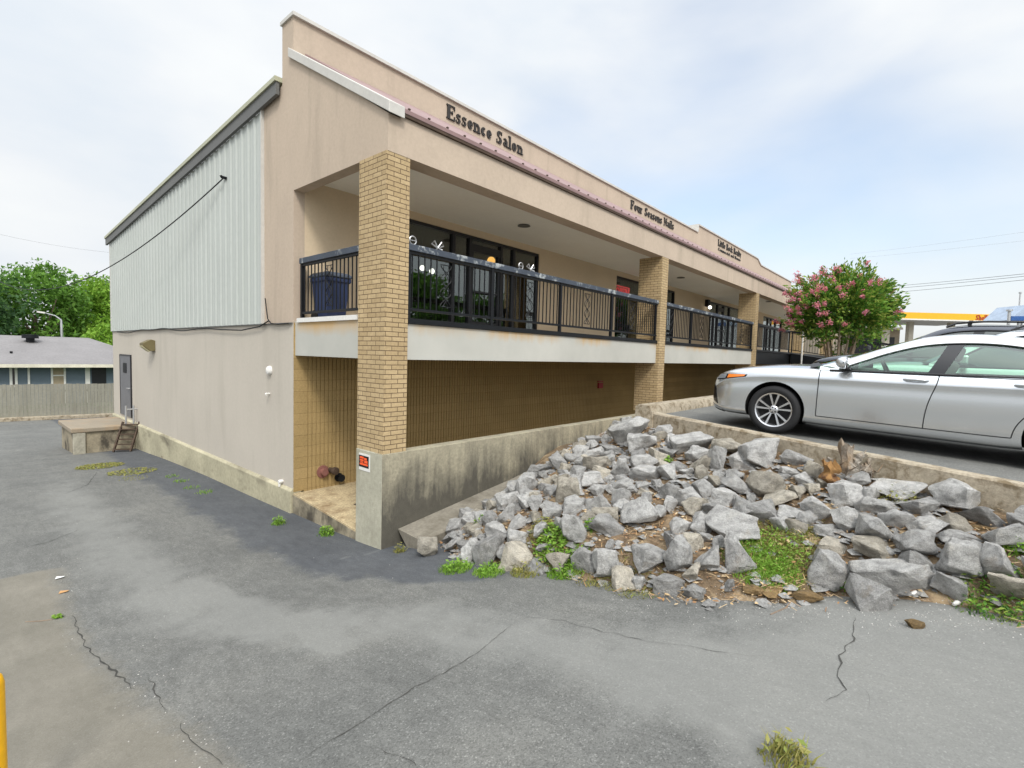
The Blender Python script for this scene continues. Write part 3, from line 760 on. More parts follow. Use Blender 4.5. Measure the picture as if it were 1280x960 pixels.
# ---- serif lettering
T_, H_ = .22, .085
def stem(x, y0=0, y1=1, t=T_): return ('L', [(x, y0), (x, y1)], t)
def bar(x0, x1, y, t=H_): return ('L', [(x0, y), (x1, y)], t)
def srf(x, y, w=.30): return bar(x-w/2, x+w/2, y+(H_/2 if y < .5 else -H_/2))
def arc(cx, cy, rx, ry, a0, a1, tv=T_*.95, th=H_*1.1): return ('A', cx, cy, rx, ry, a0, a1, tv, th)
XH = .66
def bowl(cx=.27, rx=.2): return arc(cx, XH/2, rx, XH/2-.02, 0, 360)
GL = {
 'E': (.70, [stem(.17), srf(.14, 0, .26), srf(.14, 1, .26), bar(.17, .60, .97), bar(.17, .48, .52), bar(.17, .62, .03), stem(.60, .72, 1, .06), stem(.62, 0, .3, .06), stem(.46, .40, .64, .05)]),
 'F': (.66, [stem(.17), srf(.17, 0, .34), srf(.14, 1, .26), bar(.17, .58, .97), bar(.17, .46, .52), stem(.58, .70, 1, .06), stem(.45, .40, .64, .05)]),
 'L': (.66, [stem(.17), srf(.17, 0, .3), srf(.17, 1, .34), bar(.17, .60, .03), stem(.60, 0, .32, .06)]),
 'N': (.80, [stem(.14, 0, 1, .07), stem(.66, 0, 1, .07), ('L', [(.14, .97), (.66, .03)], .17), srf(.14, 0, .24), srf(.10, 1, .2), srf(.66, 1, .24)]),
 'R': (.76, [stem(.17), srf(.17, 0, .34), srf(.14, 1, .26), bar(.17, .36, .97), bar(.17, .36, .50), arc(.36, .735, .19, .23, -90, 90), ('L', [(.36, .5), (.66, .03)], .16)]),
 'S': (.62, [arc(.30, .745, .20, .225, 40, 270), arc(.30, .265, .21, .235, -140, 90), stem(.50, .70, .98, .05), stem(.08, .02, .32, .05)]),
 'n': (.62, [stem(.15, 0, XH, .15), srf(.15, 0), srf(.11, XH, .22), arc(.31, XH-.19, .15, .165, 0, 150), stem(.46, 0, XH-.18, .15), srf(.46, 0, .28)]),
 'u': (.62, [stem(.15, .18, XH, .15), srf(.12, XH, .22), arc(.31, .19, .15, .165, 180, 330), stem(.46, 0, XH, .15), srf(.43, XH, .22), srf(.50, 0, .2)]),
 'r': (.48, [stem(.15, 0, XH, .15), srf(.15, 0), srf(.11, XH, .22), arc(.32, XH-.17, .13, .15, 40, 165, .15, .1)]),
 's': (.46, [arc(.22, XH*.74, .14, XH*.23, 30, 270, .14, .07), arc(.22, XH*.27, .15, XH*.245, -140, 90, .14, .07), stem(.36, XH*.72, XH*.97, .04), stem(.06, .02, XH*.3, .04)]),
 'c': (.50, [arc(.26, XH/2, .19, XH/2-.03, 45, 320)]),
 'e': (.52, [arc(.26, XH/2, .19, XH/2-.03, 0, 320), bar(.14, .45, XH*.52)]),
 'o': (.56, [bowl()]),
 'a': (.54, [arc(.22, XH-.19, .15, .16, 0, 150, .14, .08), stem(.38, .06, XH-.18, .15), bar(.38, .52, .04), arc(.22, .19, .14, .16, 60, 360, .13, .07)]),
 'l': (.32, [stem(.16, 0, 1, .15), srf(.16, 0), srf(.12, 1, .22)]),
 'i': (.32, [stem(.16, 0, XH, .15), srf(.16, 0), srf(.12, XH, .22), stem(.16, .80, .96, .16)]),
 't': (.40, [stem(.18, .08, .86, .14), bar(.03, .36, XH-.03), arc(.30, .14, .11, .12, 180, 300, .1, .07)]),
 'k': (.62, [stem(.15, 0, 1, .15), srf(.15, 0), srf(.11, 1, .22), ('L', [(.18, .26), (.46, XH-.04)], .07), ('L', [(.26, .36), (.52, .03)], .15), srf(.48, 0, .26), srf(.46, XH, .22)]),
 'y': (.58, [('L', [(.10, XH-.03), (.30, .05)], .15), ('L', [(.48, XH-.03), (.20, -.24)], .06), srf(.10, XH, .24), srf(.48, XH, .2)]),
 'd': (.60, [arc(.25, XH/2, .18, XH/2-.03, 20, 340), stem(.44, 0, 1, .15), srf(.40, 1, .22), srf(.50, 0, .18)]),
 'm': (.92, [stem(.15, 0, XH, .15), srf(.15, 0), arc(.30, XH-.19, .15, .165, 0, 150), stem(.45, 0, XH-.18, .15), arc(.60, XH-.19, .15, .165, 0, 150), stem(.75, 0, XH-.18, .15), srf(.75, 0)]),
 'C': (.72, [arc(.38, .5, .29, .47, 45, 315), stem(.62, .70, .98, .05)]),
 'H': (.82, [stem(.17), stem(.63), srf(.17, 0), srf(.17, 1), srf(.63, 0), srf(.63, 1), bar(.17, .63, .51)]),
 'h': (.62, [stem(.15, 0, 1, .15), srf(.15, 0), srf(.11, 1, .22), arc(.31, XH-.19, .15, .165, 0, 150), stem(.46, 0, XH-.18, .15), srf(.46, 0, .28)]),
 'O': (.78, [arc(.38, .5, .30, .46, 0, 360)]),
 'P': (.62, [stem(.15), bar(.15, .34, .96), bar(.15, .34, .48), arc(.34, .72, .17, .24, -90, 90)]),
}
def lettering(mb, s, x0, z0, h, xs, y, depth, thin=1.0, sans=None):
    cx = x0; k = 0
    for ch in s:
        if ch == ' ': cx += .38*h*xs; continue
        adv, strokes = GL[ch]
        for st in strokes:
            k += 1; yy = y-depth-.0006*(k % 9)
            if st[0] == 'L':
                pts = st[1]; (ax, az), (bx, bz) = pts; tw = st[2]*thin
                if sans: tw = sans
                dx, dz = (bx-ax), (bz-az); ln = math.hypot(dx, dz) or 1; nx, nz = -dz/ln*tw/2, dx/ln*tw/2
                q = [(ax+nx, az+nz), (bx+nx, bz+nz), (bx-nx, bz-nz), (ax-nx, az-nz)]
                mb.prism([(cx+px_*h*xs, z0+pz_*h) for px_, pz_ in q], 'y', yy, y)
            else:
                _, ccx, ccz, rx, rz, a0, a1, tv, th = st
                if sans: tv = th = sans
                n = max(6, int(abs(a1-a0)/15)); prev = None
                for i in range(n+1):
                    a = R(a0+(a1-a0)*i/n); c_, s_ = math.cos(a), math.sin(a)
                    t2 = (tv*abs(c_)**1.5+th*abs(s_)**1.5)*thin/2
                    cur = ((ccx+(rx+.02-0)*c_, ccz+(rz+.02)*s_), (ccx+max(.005, rx+.02-2*t2)*c_, ccz+max(.005, rz+.02-2*min(t2, th))*s_))
                    if prev:
                        q = [prev[0], cur[0], cur[1], prev[1]]
                        mb.prism([(cx+px_*h*xs, z0+pz_*h) for px_, pz_ in q], 'y', yy, y)
                    prev = cur
        cx += adv*h*xs
    return cx
def strw(s): return sum(.38 if c == ' ' else GL[c][0] for c in s)
def spell(s, x, z, h, xs, dp):
    for ch in s:
        if ch != ' ':
            mb = MB(); lettering(mb, ch, x, z, h, xs, .018, dp); mb.build('letter', MT['letter'], B)
        x += (.38 if ch == ' ' else GL[ch][0])*h*xs
for s, xa, xb, z, h in (('Essence Salon', 3.46, 6.13, 5.27, .31), ('Four Seasons Nails', 12.05, 15.75, 5.29, .30), ('Little Rock Realty', 20.9, 24.5, 5.60, .30)):
    spell(s, xa, z, h, (xb-xa)/(strw(s)*h), .025)
s = 'Commercial and Homes'; spell(s, 20.95, 5.38, .14, 3.5/(strw(s)*.14), .02)

# ---------------------------------------------------------------- retaining wall with the corner pier
mb = MB(); mb.box(-.03, 34, D, D+.2, -3.2, -1.462); rw = mb.build('retaining_wall', MT['mould'], None, bevel=.012, loc=(.2, D+.1, -2.9))
tag(rw, 'dark stained concrete retaining wall running behind the rocks under the porch', 'retaining wall')
mb = MB(); mb.box(-.03, .458, D+.202, D+.69, -3.2, -1.463); pr = mb.build('wall_pier', MT['stub'], rw, bevel=.012)
mb = MB(); mb.box(-.034, -.031, D+.004, D+.2, -3.2, -1.475); mb.build('end_face', MT['stub'], rw)
mb = MB(); pp = []
for i in range(22):
    x = .25+i*.2; n_ = .03*noise.noise(Vector((x*2, 0, 0)))
    z = lin([(0, -2.64), (2.8, -2.29), (4.6, -2.0)], x)
    pp.append([(x, D-.002, z), (x, D-.50+n_, z-.03+n_*.3), (x, D-.53+n_, z-.07), (x, D-.53+n_, z-.5)])
mb.grid(pp); mb.add([*pp[0]], [(0, 1, 2, 3)])
tag(mb.build('gutter_slab', MT['gutter'], smooth=30), kind='structure')

# notice on the pier
nb = empty('notice_sign', (-.036, -2.35, -1.75), 'small torn orange and black notice stuck on the concrete pier below the brick column', 'sign')
p0 = at(449, 568, 'x', -.034); p1 = at(461, 586, 'x', -.034)
mb = MB(); mb.box(-.036, -.032, p1.y-.03, p0.y+.0, p1.z-.05, p0.z+.03); mb.build('backing', MT['white'], nb)
mb = MB(); mb.box(-.039, -.0365, p1.y, p0.y-.005, p1.z, p0.z); mb.build('board', MT['black'], nb)
mb = MB(); W_ = p0.y-p1.y; H2 = p0.z-p1.z
for (a, b, c_, d_) in ((.10, .48, .52, .66), (.10, .48, .73, .90), (.10, .90, .18, .34), (.16, .44, .38, .47), (.55, .88, .40, .62), (.55, .80, .66, .84)):
    mb.box(-.042, -.0392, p0.y-.005-b*W_, p0.y-.005-a*W_, p1.z+c_*H2, p1.z+d_*H2)
mb.build('lettering', plain('fluorescent_orange', (.85, .10, .02), .5), nb)
# red alarm on lower wall
mb = MB(); p = at(750, 481, 'y', -.02); mb.box(p.x-.13, p.x+.13, -.06, -.001, p.z-.11, p.z+.07)
mb.box(p.x-.15, p.x+.15, -.05, -.001, p.z+.10, p.z+.13)
base_tag(mb, 'alarm_box', plain('red_enamel', (.35, .02, .03), .4), 'small red alarm box on the shaded lower wall', 'alarm box')

# fire hose inlets
hb = empty('standpipe_inlet', (.66, -.0, -2.6), 'red round inlet and black capped outlet on the ribbed block wall near the floor', 'standpipe')
p = at(405, 590, 'y', -.05); mb = MB(); mb.lathe([(0, .0), (0, .12), (.02, .12), (.022, .07), (.10, .065), (.10, 0)], (p.x, -.001, p.z), (0, -1, 0), 20)
mb.build('inlet', mat('faded_red_paint', (.24, .10, .08), .7), hb, smooth=40)
mb = MB(); mb.lathe([(0, 0), (0, .05), (.11, .06), (.13, .075), (.19, .07), (.20, 0)], (p.x+.14, -.001, p.z+.01), (.2, -1, 0), 16); mb.build('cap', MT['rust'], hb, smooth=40)
p = at(425, 597, 'y', -.05); mb = MB(); mb.lathe([(0, 0), (0, .085), (.015, .085), (.017, .05), (.10, .05), (.10, .07), (.12, .07), (.12, 0)], (p.x, -.001, p.z), (0, -1, 0), 20); mb.build('outlet', MT['black'], hb, smooth=40)

# side wall fittings
fl = empty('wall_light', (0, 8.9, -.12), 'brown floodlight fixed high on the white side wall', 'wall light')
mb = MB(); mb.prism([(-.002, -.16), (-.002, .14), (-.10, .17), (-.30, .06), (-.30, -.02), (-.12, -.17)], 'y', 8.70, 9.08); mb.build('housing', mat('brown_housing', (.16, .13, .06), .6), fl, bevel=.01)
mb = MB(); mb.prism([(-.305, -.02), (-.125, -.175), (-.13, -.19), (-.32, -.03)], 'y', 8.73, 9.05); mb.build('lens', plain('dusty_lens', (.55, .5, .3), .4), fl)
mb = MB(); mb.lathe([(0, .0), (0, .085), (.03, .085), (.06, .07), (.075, .03), (.08, 0)], (-.0, .944, -.416), (-1, 0, 0), 24)
base_tag(mb, 'vent_cap', MT['white'], 'white round vent cap on the side wall near the corner', 'vent', smooth=40)
mb = MB(); mb.tube([(-.0, .98, -.862), (-.07, .98, -.862), (-.09, .93, -.88)], .018); base_tag(mb, 'hose_bib', MT['white'], 'tiny white pipe stub below the round vent on the side wall', 'pipe', smooth=40)
p = at(350, 602, 'x', -.05); mb = MB(); mb.lathe([(0, 0), (0, .03), (.05, .04), (.08, .03), (.08, 0)], (-.0, p.y, p.z), (-1, 0, 0), 12)
mb.tube([(-.06, p.y, p.z), (-.06, p.y, p.z-.09)], .02); base_tag(mb, 'water_tap', MT['white'], 'white tap at the foot of the side wall by the corner', 'tap', smooth=40)

# cables
def sag(a, b, s, n=24):
    a = Vector(a); b = Vector(b); return [a.lerp(b, i/n)-Vector((0, 0, 4*s*(i/n)*(1-i/n))) for i in range(n+1)]
c0 = at(280, 222, 'x', -.07); c1 = dep(0, 352, 22)
mb = MB(); mb.tube(sag(c0, c1, 1.15, 40), .014, 6); mb.tube([(0, c0.y, c0.z), c0+Vector((-.05, 0, 0)), c0+Vector((-.06, 0, .03))], .03, 6)
base_tag(mb, 'service_cable', MT['black'], 'dark service cable hanging from a hook on the ribbed metal siding', 'cable', smooth=60)
pa = [(-.05, y, .44+.035*math.sin(y*.9)-.02*math.sin(y*2.3)) for y in [.25+.35*i for i in range(38)]]
mb = MB(); mb.tube([(-.05, 1.05, .95), (-.05, 1.0, .75), (-.055, .93, .56), (-.05, .8, .47), (-.05, .5, .45), (-.05, .1, .46)], .010, 6)
mb.tube([(-.05, .9, .52), (-.055, 1.3, .42), (-.05, 2.2, .36), (-.05, 3.4, .39), (-.05, 4.2, .43)]+[q for q in pa if q[1] > 4.3], .013, 6)
base_tag(mb, 'loose_cable', MT['black'], 'thin dark cable slung along the joint below the metal siding', 'cable', smooth=60)

# ---------------------------------------------------------------- railings
def scroll(x, z0, z1, w_, P):
    mb = MB(); cx = x
    for k in range(3):
        za = z0+(z1-z0)*(.10+.8*k/3); zb = z0+(z1-z0)*(.10+.8*(k+1)/3)
        for s in (-1, 1):
            path = [P(cx+s*w_/2*math.cos(math.pi*i/8), za+(zb-za)*i/8) for i in range(9)]
            mb.tube(path, .007, 5, False)
            path = [P(cx+s*w_/4*math.cos(math.pi*i/8+.5), za+(zb-za)*i/8) for i in range(9)]
            mb.tube(path, .006, 5, False)
    for z in (z0+(z1-z0)*.09, z0+(z1-z0)*.91): mb.tube([P(cx-w_/2, z), P(cx+w_/2, z)], .007, 5, False)
    return mb
def railing(a, b, posts, scrolls, label, dz=0.0, z0=.64, z1=1.50, topm='railtop', sp=.118):
    """a, b: plan points; distances along the run for posts and scroll panels; dz: rise over the run"""
    a = Vector(a); b = Vector(b); Ln = (b-a).length; d = (b-a)/Ln
    sl = dz/Ln
    def P(s, z): return Vector((a.x+d.x*s, a.y+d.y*s, z+sl*s))
    g = empty('porch_railing', (a.x, a.y, .5), label, 'railing', 'black railings along the porch')
    mb = MB(); mb.obox(P(0, z1+.045), P(Ln, z1+.045), .10, .095); mb.build('top_rail', MT[topm], g, bevel=.006)
    mb = MB(); mb.obox(P(0, z0), P(Ln, z0), .045, .04); mb.obox(P(0, z1-.03), P(Ln, z1-.03), .04, .03); mb.build('bottom_rail', MT['black'], g)
    for s in posts:
        mb = MB(); mb.obox(P(s, .50), P(s, z1-.002), .055, .055, (d.x, d.y, 0)); mb.build('post', MT['black'], g)
    for s in scrolls:
        scroll(s, z0+.02, z1-.04, .22, P).build('scroll_panel', MT['black'], g, smooth=50)
    first = None; s = sp
    while s < Ln-.03:
        if all(abs(s-q) > .05 for q in posts) and all(abs(s-q) > .10 for q in scrolls):
            if first is None:
                mb = MB(); mb.obox(P(s, z0+.02), P(s, z1-.045), .016, .016, (d.x, d.y, 0)); first = mb.build('baluster', MT['black'], g); s0 = s
            else:
                c = first.copy(); COL.objects.link(c); c.parent = g; c.location = first.location+Vector((d.x*(s-s0), d.y*(s-s0), sl*(s-s0)))
        s += sp
    return g
railing((.10, -.10), (.10, D+.68), [.03], [.95], 'short railing on the left side of the porch with the blue bin behind it')
g1 = railing((.40, D+.10), (8.78, D+.10), [.05, 1.83, 3.88, 5.94, 8.3], [.78, 2.89, 4.9, 7.0], 'long railing of iron bars in front of the salon between the first two columns')
railing((9.18, D+.10), (17.56, D+.10), [.05, 2.0, 3.9, 6.0, 8.3], [.6, 2.9, 5.0, 7.1], 'railing of iron bars between the second and third brick columns')
g3 = railing((17.96, D+.10), (24.0, D+.10), [.05, 1.4, 3.0, 5.9], [], 'dark railing beyond the third column beside the flowering tree', topm='black')
railing((24.0, D+.05), (24.6, -8.6), [.05, 2.0, 4.0, 5.7], [], 'dark sloping ramp railing behind the flowering tree', dz=-.9, topm='black')
mb = MB(); mb.prism([(D+.04, -.1), (-8.6, -1.0), (-8.6, -.42), (D+.04, .46)], 'x', 24.05, 25.6)
base_tag(mb, 'access_ramp', MT['black'], 'dark sided access ramp descending from the porch behind the flowering tree', 'ramp')
mb = MB(); mb.tube([(23.3, -3.4, -1.0), (23.3, -3.4, 2.2)], .04); base_tag(mb, 'white_pole', MT['white'], 'slim white pole in front of the far porch', 'pole', smooth=40)
# white wire ornaments tied to the rail
for px, py, lab in ((517, 309, 'white wire hoop tied on the salon railing next to the brick column'), (548, 314, 'white wire bow tied on the salon railing right of the hoop'),
                    (652, 336, 'white wire hoop tied on the salon railing in front of the last window'), (664, 342, 'white wire bow tied on the salon railing near the last window')):
    p = at(px, py, 'y', D+.08); mb = MB(); z = 1.595
    if lab.startswith('white wire hoop'):
        mb.tube([(p.x+.06*math.cos(2*math.pi*i/16), D+.1, z+.06+.06*math.sin(2*math.pi*i/16)) for i in range(17)], .010, 5)
        mb.tube([(p.x-.06, D+.1, z+.06), (p.x+.06, D+.1, z+.06)], .006, 5)
    else:
        for s in (-1, 1): mb.tube([(p.x, D+.1, z+.03), (p.x+s*.07, D+.09, z+.13), (p.x+s*.12, D+.1, z+.08), (p.x, D+.1, z+.03), (p.x+s*.06, D+.05, z)], .012, 5)
    base_tag(mb, 'wire_ornament', MT['galv'], lab, 'ornament', 'white ornaments on the salon railing', smooth=50)
# lamps inside the salon
for px, py, lab, m_ in ((528, 335, 'lit white globe in the salon window beside the brick column', 'lampwhite'), (540, 339, 'second lit white globe from the brick column in the salon', 'lampwhite'),
                        (614, 326, 'warm orange lamp glowing behind the salon door', 'lampwarm'), (641, 323, 'small lit white globe in the salon right of the door', 'lampwhite')):
    p = at(px, py, 'y', 1.6); t_ = empty('pendant_lamp', (p.x, p.y, 2.98), lab, 'lamp', 'lamps lit inside the salon')
    mb = MB(); mb.tube([(p.x, p.y, 2.975), (p.x, p.y, p.z+.07)], .008, 5); mb.build('cord', MT['black'], t_)
    rr = .07 if m_ == 'lampwhite' else .12
    mb = MB(); mb.lathe([(rr*math.cos(a), max(.001, rr*math.sin(a))) for a in [math.pi*i/8 for i in range(9)]], p, (0, 0, 1), 12); mb.build('globe', MT[m_], t_, smooth=60)
# OPEN sign
os_ = empty('open_sign', (11.95, .17, 2.12), 'red lit OPEN sign in the second shop window', 'sign')
mb = MB(); mb.box(11.42, 12.52, .16, .19, 2.12, 2.58); mb.build('board', MT['bronze'], os_)
mb = MB(); lettering(mb, 'OPEN', 11.52, 2.21, .28, .92/(strw('OPEN')*.28), .158, .012, sans=.055); mb.build('lettering', MT['neon'], os_)
mb = MB(); q = [(11.47, 2.16), (12.47, 2.16), (12.47, 2.54), (11.47, 2.54), (11.47, 2.16)]; mb.tube([(a, .15, b) for a, b in q], .012, 6); mb.build('tube_border', MT['neon'], os_)
# small lamp on wall of the far bay
mb = MB(); p = at(885, 379, 'y', -.1); mb.box(p.x-.12, p.x+.12, -.16, -.001, p.z-.16, p.z+.16)
ob = base_tag(mb, 'porch_lamp', MT['black'], 'black lamp box with a lit globe on the wall of the third shop', 'wall light')
mb = MB(); mb.lathe([(.08*math.cos(a), max(.001, .08*math.sin(a))) for a in [math.pi*i/6 for i in range(7)]], (p.x, -.2, p.z-.2), (0, 0, 1), 10); mb.build('globe', MT['lampwhite'], ob, smooth=60)

# blue wheeled bin on the porch
tb = empty('trash_bin', (.43, -.46, .5), 'blue wheeled bin standing on the porch behind the short side railing', 'bin')
def ring(w_, d_, z, c): return [(c[0]-w_/2, c[1]-d_/2, z), (c[0]+w_/2, c[1]-d_/2, z), (c[0]+w_/2, c[1]+d_/2, z), (c[0]-w_/2, c[1]+d_/2, z)]
c = (.45, -.46); mb = MB(); R_ = [ring(.34, .40, .52, c), ring(.36, .42, .6, c), ring(.43, .52, 1.18, c), ring(.48, .57, 1.19, c), ring(.48, .57, 1.26, c)]
for q in R_: mb.v += q
for i in range(4):
    for k in range(4): mb.f.append([i*4+k, i*4+(k+1) % 4, i*4+4+(k+1) % 4, i*4+4+k]); mb.mi.append(0)
mb.f += [[3, 2, 1, 0], [16, 17, 18, 19]]; mb.mi += [0, 0]
mb.build('body', MT['blue'], tb, bevel=.02)
mb = MB(); L2 = [ring(.51, .61, 1.263, c), ring(.51, .61, 1.30, c), ring(.42, .50, 1.35, c)]
for q in L2: mb.v += q
for i in range(2):
    for k in range(4): mb.f.append([i*4+k, i*4+(k+1) % 4, i*4+4+(k+1) % 4, i*4+4+k]); mb.mi.append(0)
mb.f += [[3, 2, 1, 0], [8, 9, 10, 11]]; mb.mi += [0, 0]
mb.build('lid', mat('grey_lid', (.09, .11, .15), .5), tb, bevel=.015)
for s in (-1, 1):
    mb = MB(); mb.lathe([(-.02, .0), (-.02, .1), (.02, .1), (.02, 0)], (c[0]+s*.19, c[1]+.2, .6), (1, 0, 0), 16); mb.build('wheel', MT['rubber'], tb, smooth=40)
# ---------------------------------------------------------------- rocks
def rock_mat(name, c, c2):
    t = NT(name); v = t.coords('Object'); oi = t.n('ShaderNodeObjectInfo')
    ofs = t.n('ShaderNodeVectorMath', operation='ADD'); t.l(v, ofs.inputs[0])
    sc_ = t.math('MULTIPLY', oi.outputs['Random'], 37.0); cmb = t.n('ShaderNodeCombineXYZ')
    for k in range(3): t.l(sc_, cmb.inputs[k])
    t.l(cmb.outputs[0], ofs.inputs[1]); v = ofs.outputs[0]
    col = t.ramp(t.noise(v, 4, 6, .65), [(.30, mul(c, .58)), (.5, c), (.68, mul(c, 1.32))])
    col = t.mix(col, c2, t.ramp(t.noise(v, 2.2, 5, .6), [(.56, 0.0), (.74, .6)]))
    col = t.mix(col, (.34, .265, .18), t.ramp(t.noise(v, 1.3, 6, .7, .4), [(.60, 0.0), (.74, .55)]))
    vein = t.ramp(t.noise(v, 5, 3, .5, 2.5), [(.485, 0.0), (.5, .35), (.515, 0.0)])
    col = t.mix(col, (.46, .46, .45), vein)
    col = t.mix(col, t.ramp(t.noise(v, 45, 3, .7), [(.3, .62), (.7, 1.12)]), 1.0, 'MULTIPLY')
    col = t.mix(col, t.ramp(oi.outputs['Random'], [(0, .68), (.5, .95), (1, 1.18)]), 1.0, 'MULTIPLY')
    h = t.math('ADD', t.math('MULTIPLY', t.noise(v, 9, 6, .7), 1.0), t.math('MULTIPLY', t.noise(v, 42, 5, .75), .45))
    t.bsdf(col, .82, 0, .35, t.bump(h, .9, .05)); return t.m
MT['rock'] = rock_mat('blue_grey_rock', (.47, .46, .44), (.58, .545, .48))
MT['rock_tan'] = rock_mat('weathered_tan_rock', (.50, .455, .375), (.52, .45, .33))
MT['rock_brown'] = rock_mat('brown_stone', (.34, .22, .09), (.42, .32, .18))
def rock_mesh(seed, flat=1.0, pts=15, rough=.03):
    r_ = random.Random(seed); bm = bmesh.new(); n = 0
    while n < pts:
        p = Vector((r_.gauss(0, 1), r_.gauss(0, 1), r_.gauss(0, 1))).normalized()
        p *= r_.uniform(.86, 1.08)
        p = Vector((max(-.80, min(.80, p.x)), max(-.80, min(.80, p.y)), max(-.72, min(.74, p.z))))
        bm.verts.new(p*.62); n += 1
    h = bmesh.ops.convex_hull(bm, input=bm.verts)
    bmesh.ops.delete(bm, geom=[g for g in h['geom_interior'] if isinstance(g, bmesh.types.BMVert)], context='VERTS')
    bmesh.ops.dissolve_limit(bm, angle_limit=R(16), verts=bm.verts, edges=bm.edges)
    bmesh.ops.bevel(bm, geom=list(bm.edges), offset=.018, segments=1, affect='EDGES')
    bmesh.ops.triangulate(bm, faces=bm.faces)
    bmesh.ops.subdivide_edges(bm, edges=[e for e in bm.edges if e.calc_length() > .20], cuts=1, use_grid_fill=True)
    bmesh.ops.triangulate(bm, faces=bm.faces)
    bmesh.ops.subdivide_edges(bm, edges=[e for e in bm.edges if e.calc_length() > .10], cuts=1, use_grid_fill=True)
    bmesh.ops.triangulate(bm, faces=bm.faces)
    bmesh.ops.subdivide_edges(bm, edges=[e for e in bm.edges if e.calc_length() > .09], cuts=1, use_grid_fill=True)
    bmesh.ops.triangulate(bm, faces=bm.faces)
    o3 = Vector((seed*1.7, seed*.3, 9))
    bm.normal_update()
    for v in bm.verts:
        v.co += v.normal*(rough*1.7*noise.noise(v.co*2.6+o3)+rough*.8*noise.noise(v.co*6+o3)+rough*.5*noise.noise(v.co*13+o3)-rough*.9*max(0, .22-noise.voronoi(v.co*2.6+o3)[0][0])*3)
    lo = [min(v.co[k] for v in bm.verts) for k in range(3)]; hi = [max(v.co[k] for v in bm.verts) for k in range(3)]
    for v in bm.verts:                                       # unit box, resting on z = 0
        v.co = Vector(((v.co.x-(lo[0]+hi[0])/2)/(hi[0]-lo[0]), (v.co.y-(lo[1]+hi[1])/2)/(hi[1]-lo[1]), (v.co.z-lo[2])/(hi[2]-lo[2])))
    me = bpy.data.meshes.new('rock'); bm.to_mesh(me); bm.free()
    me.materials.append(MT['rock']); me.polygons.foreach_set('use_smooth', [True]*len(me.polygons)); me.set_sharp_from_angle(angle=R(24)); return me
ROCKS = []
def add_rock(me, p, sx, sy, sz, yaw, tx, ty, label, group, m=None):
    o = bpy.data.objects.new('rock', me); COL.objects.link(o)
    o.location = p; o.scale = (sx, sy, sz); o.rotation_euler = (tx, ty, yaw)
    if m is not None: o.material_slots[0].link = 'OBJECT'; o.material_slots[0].material = m
    return tag(o, label, 'rock', group)
VIEW_YAW = math.atan2(CR.y, CR.x)
G = 'loose rocks of the riprap slope'
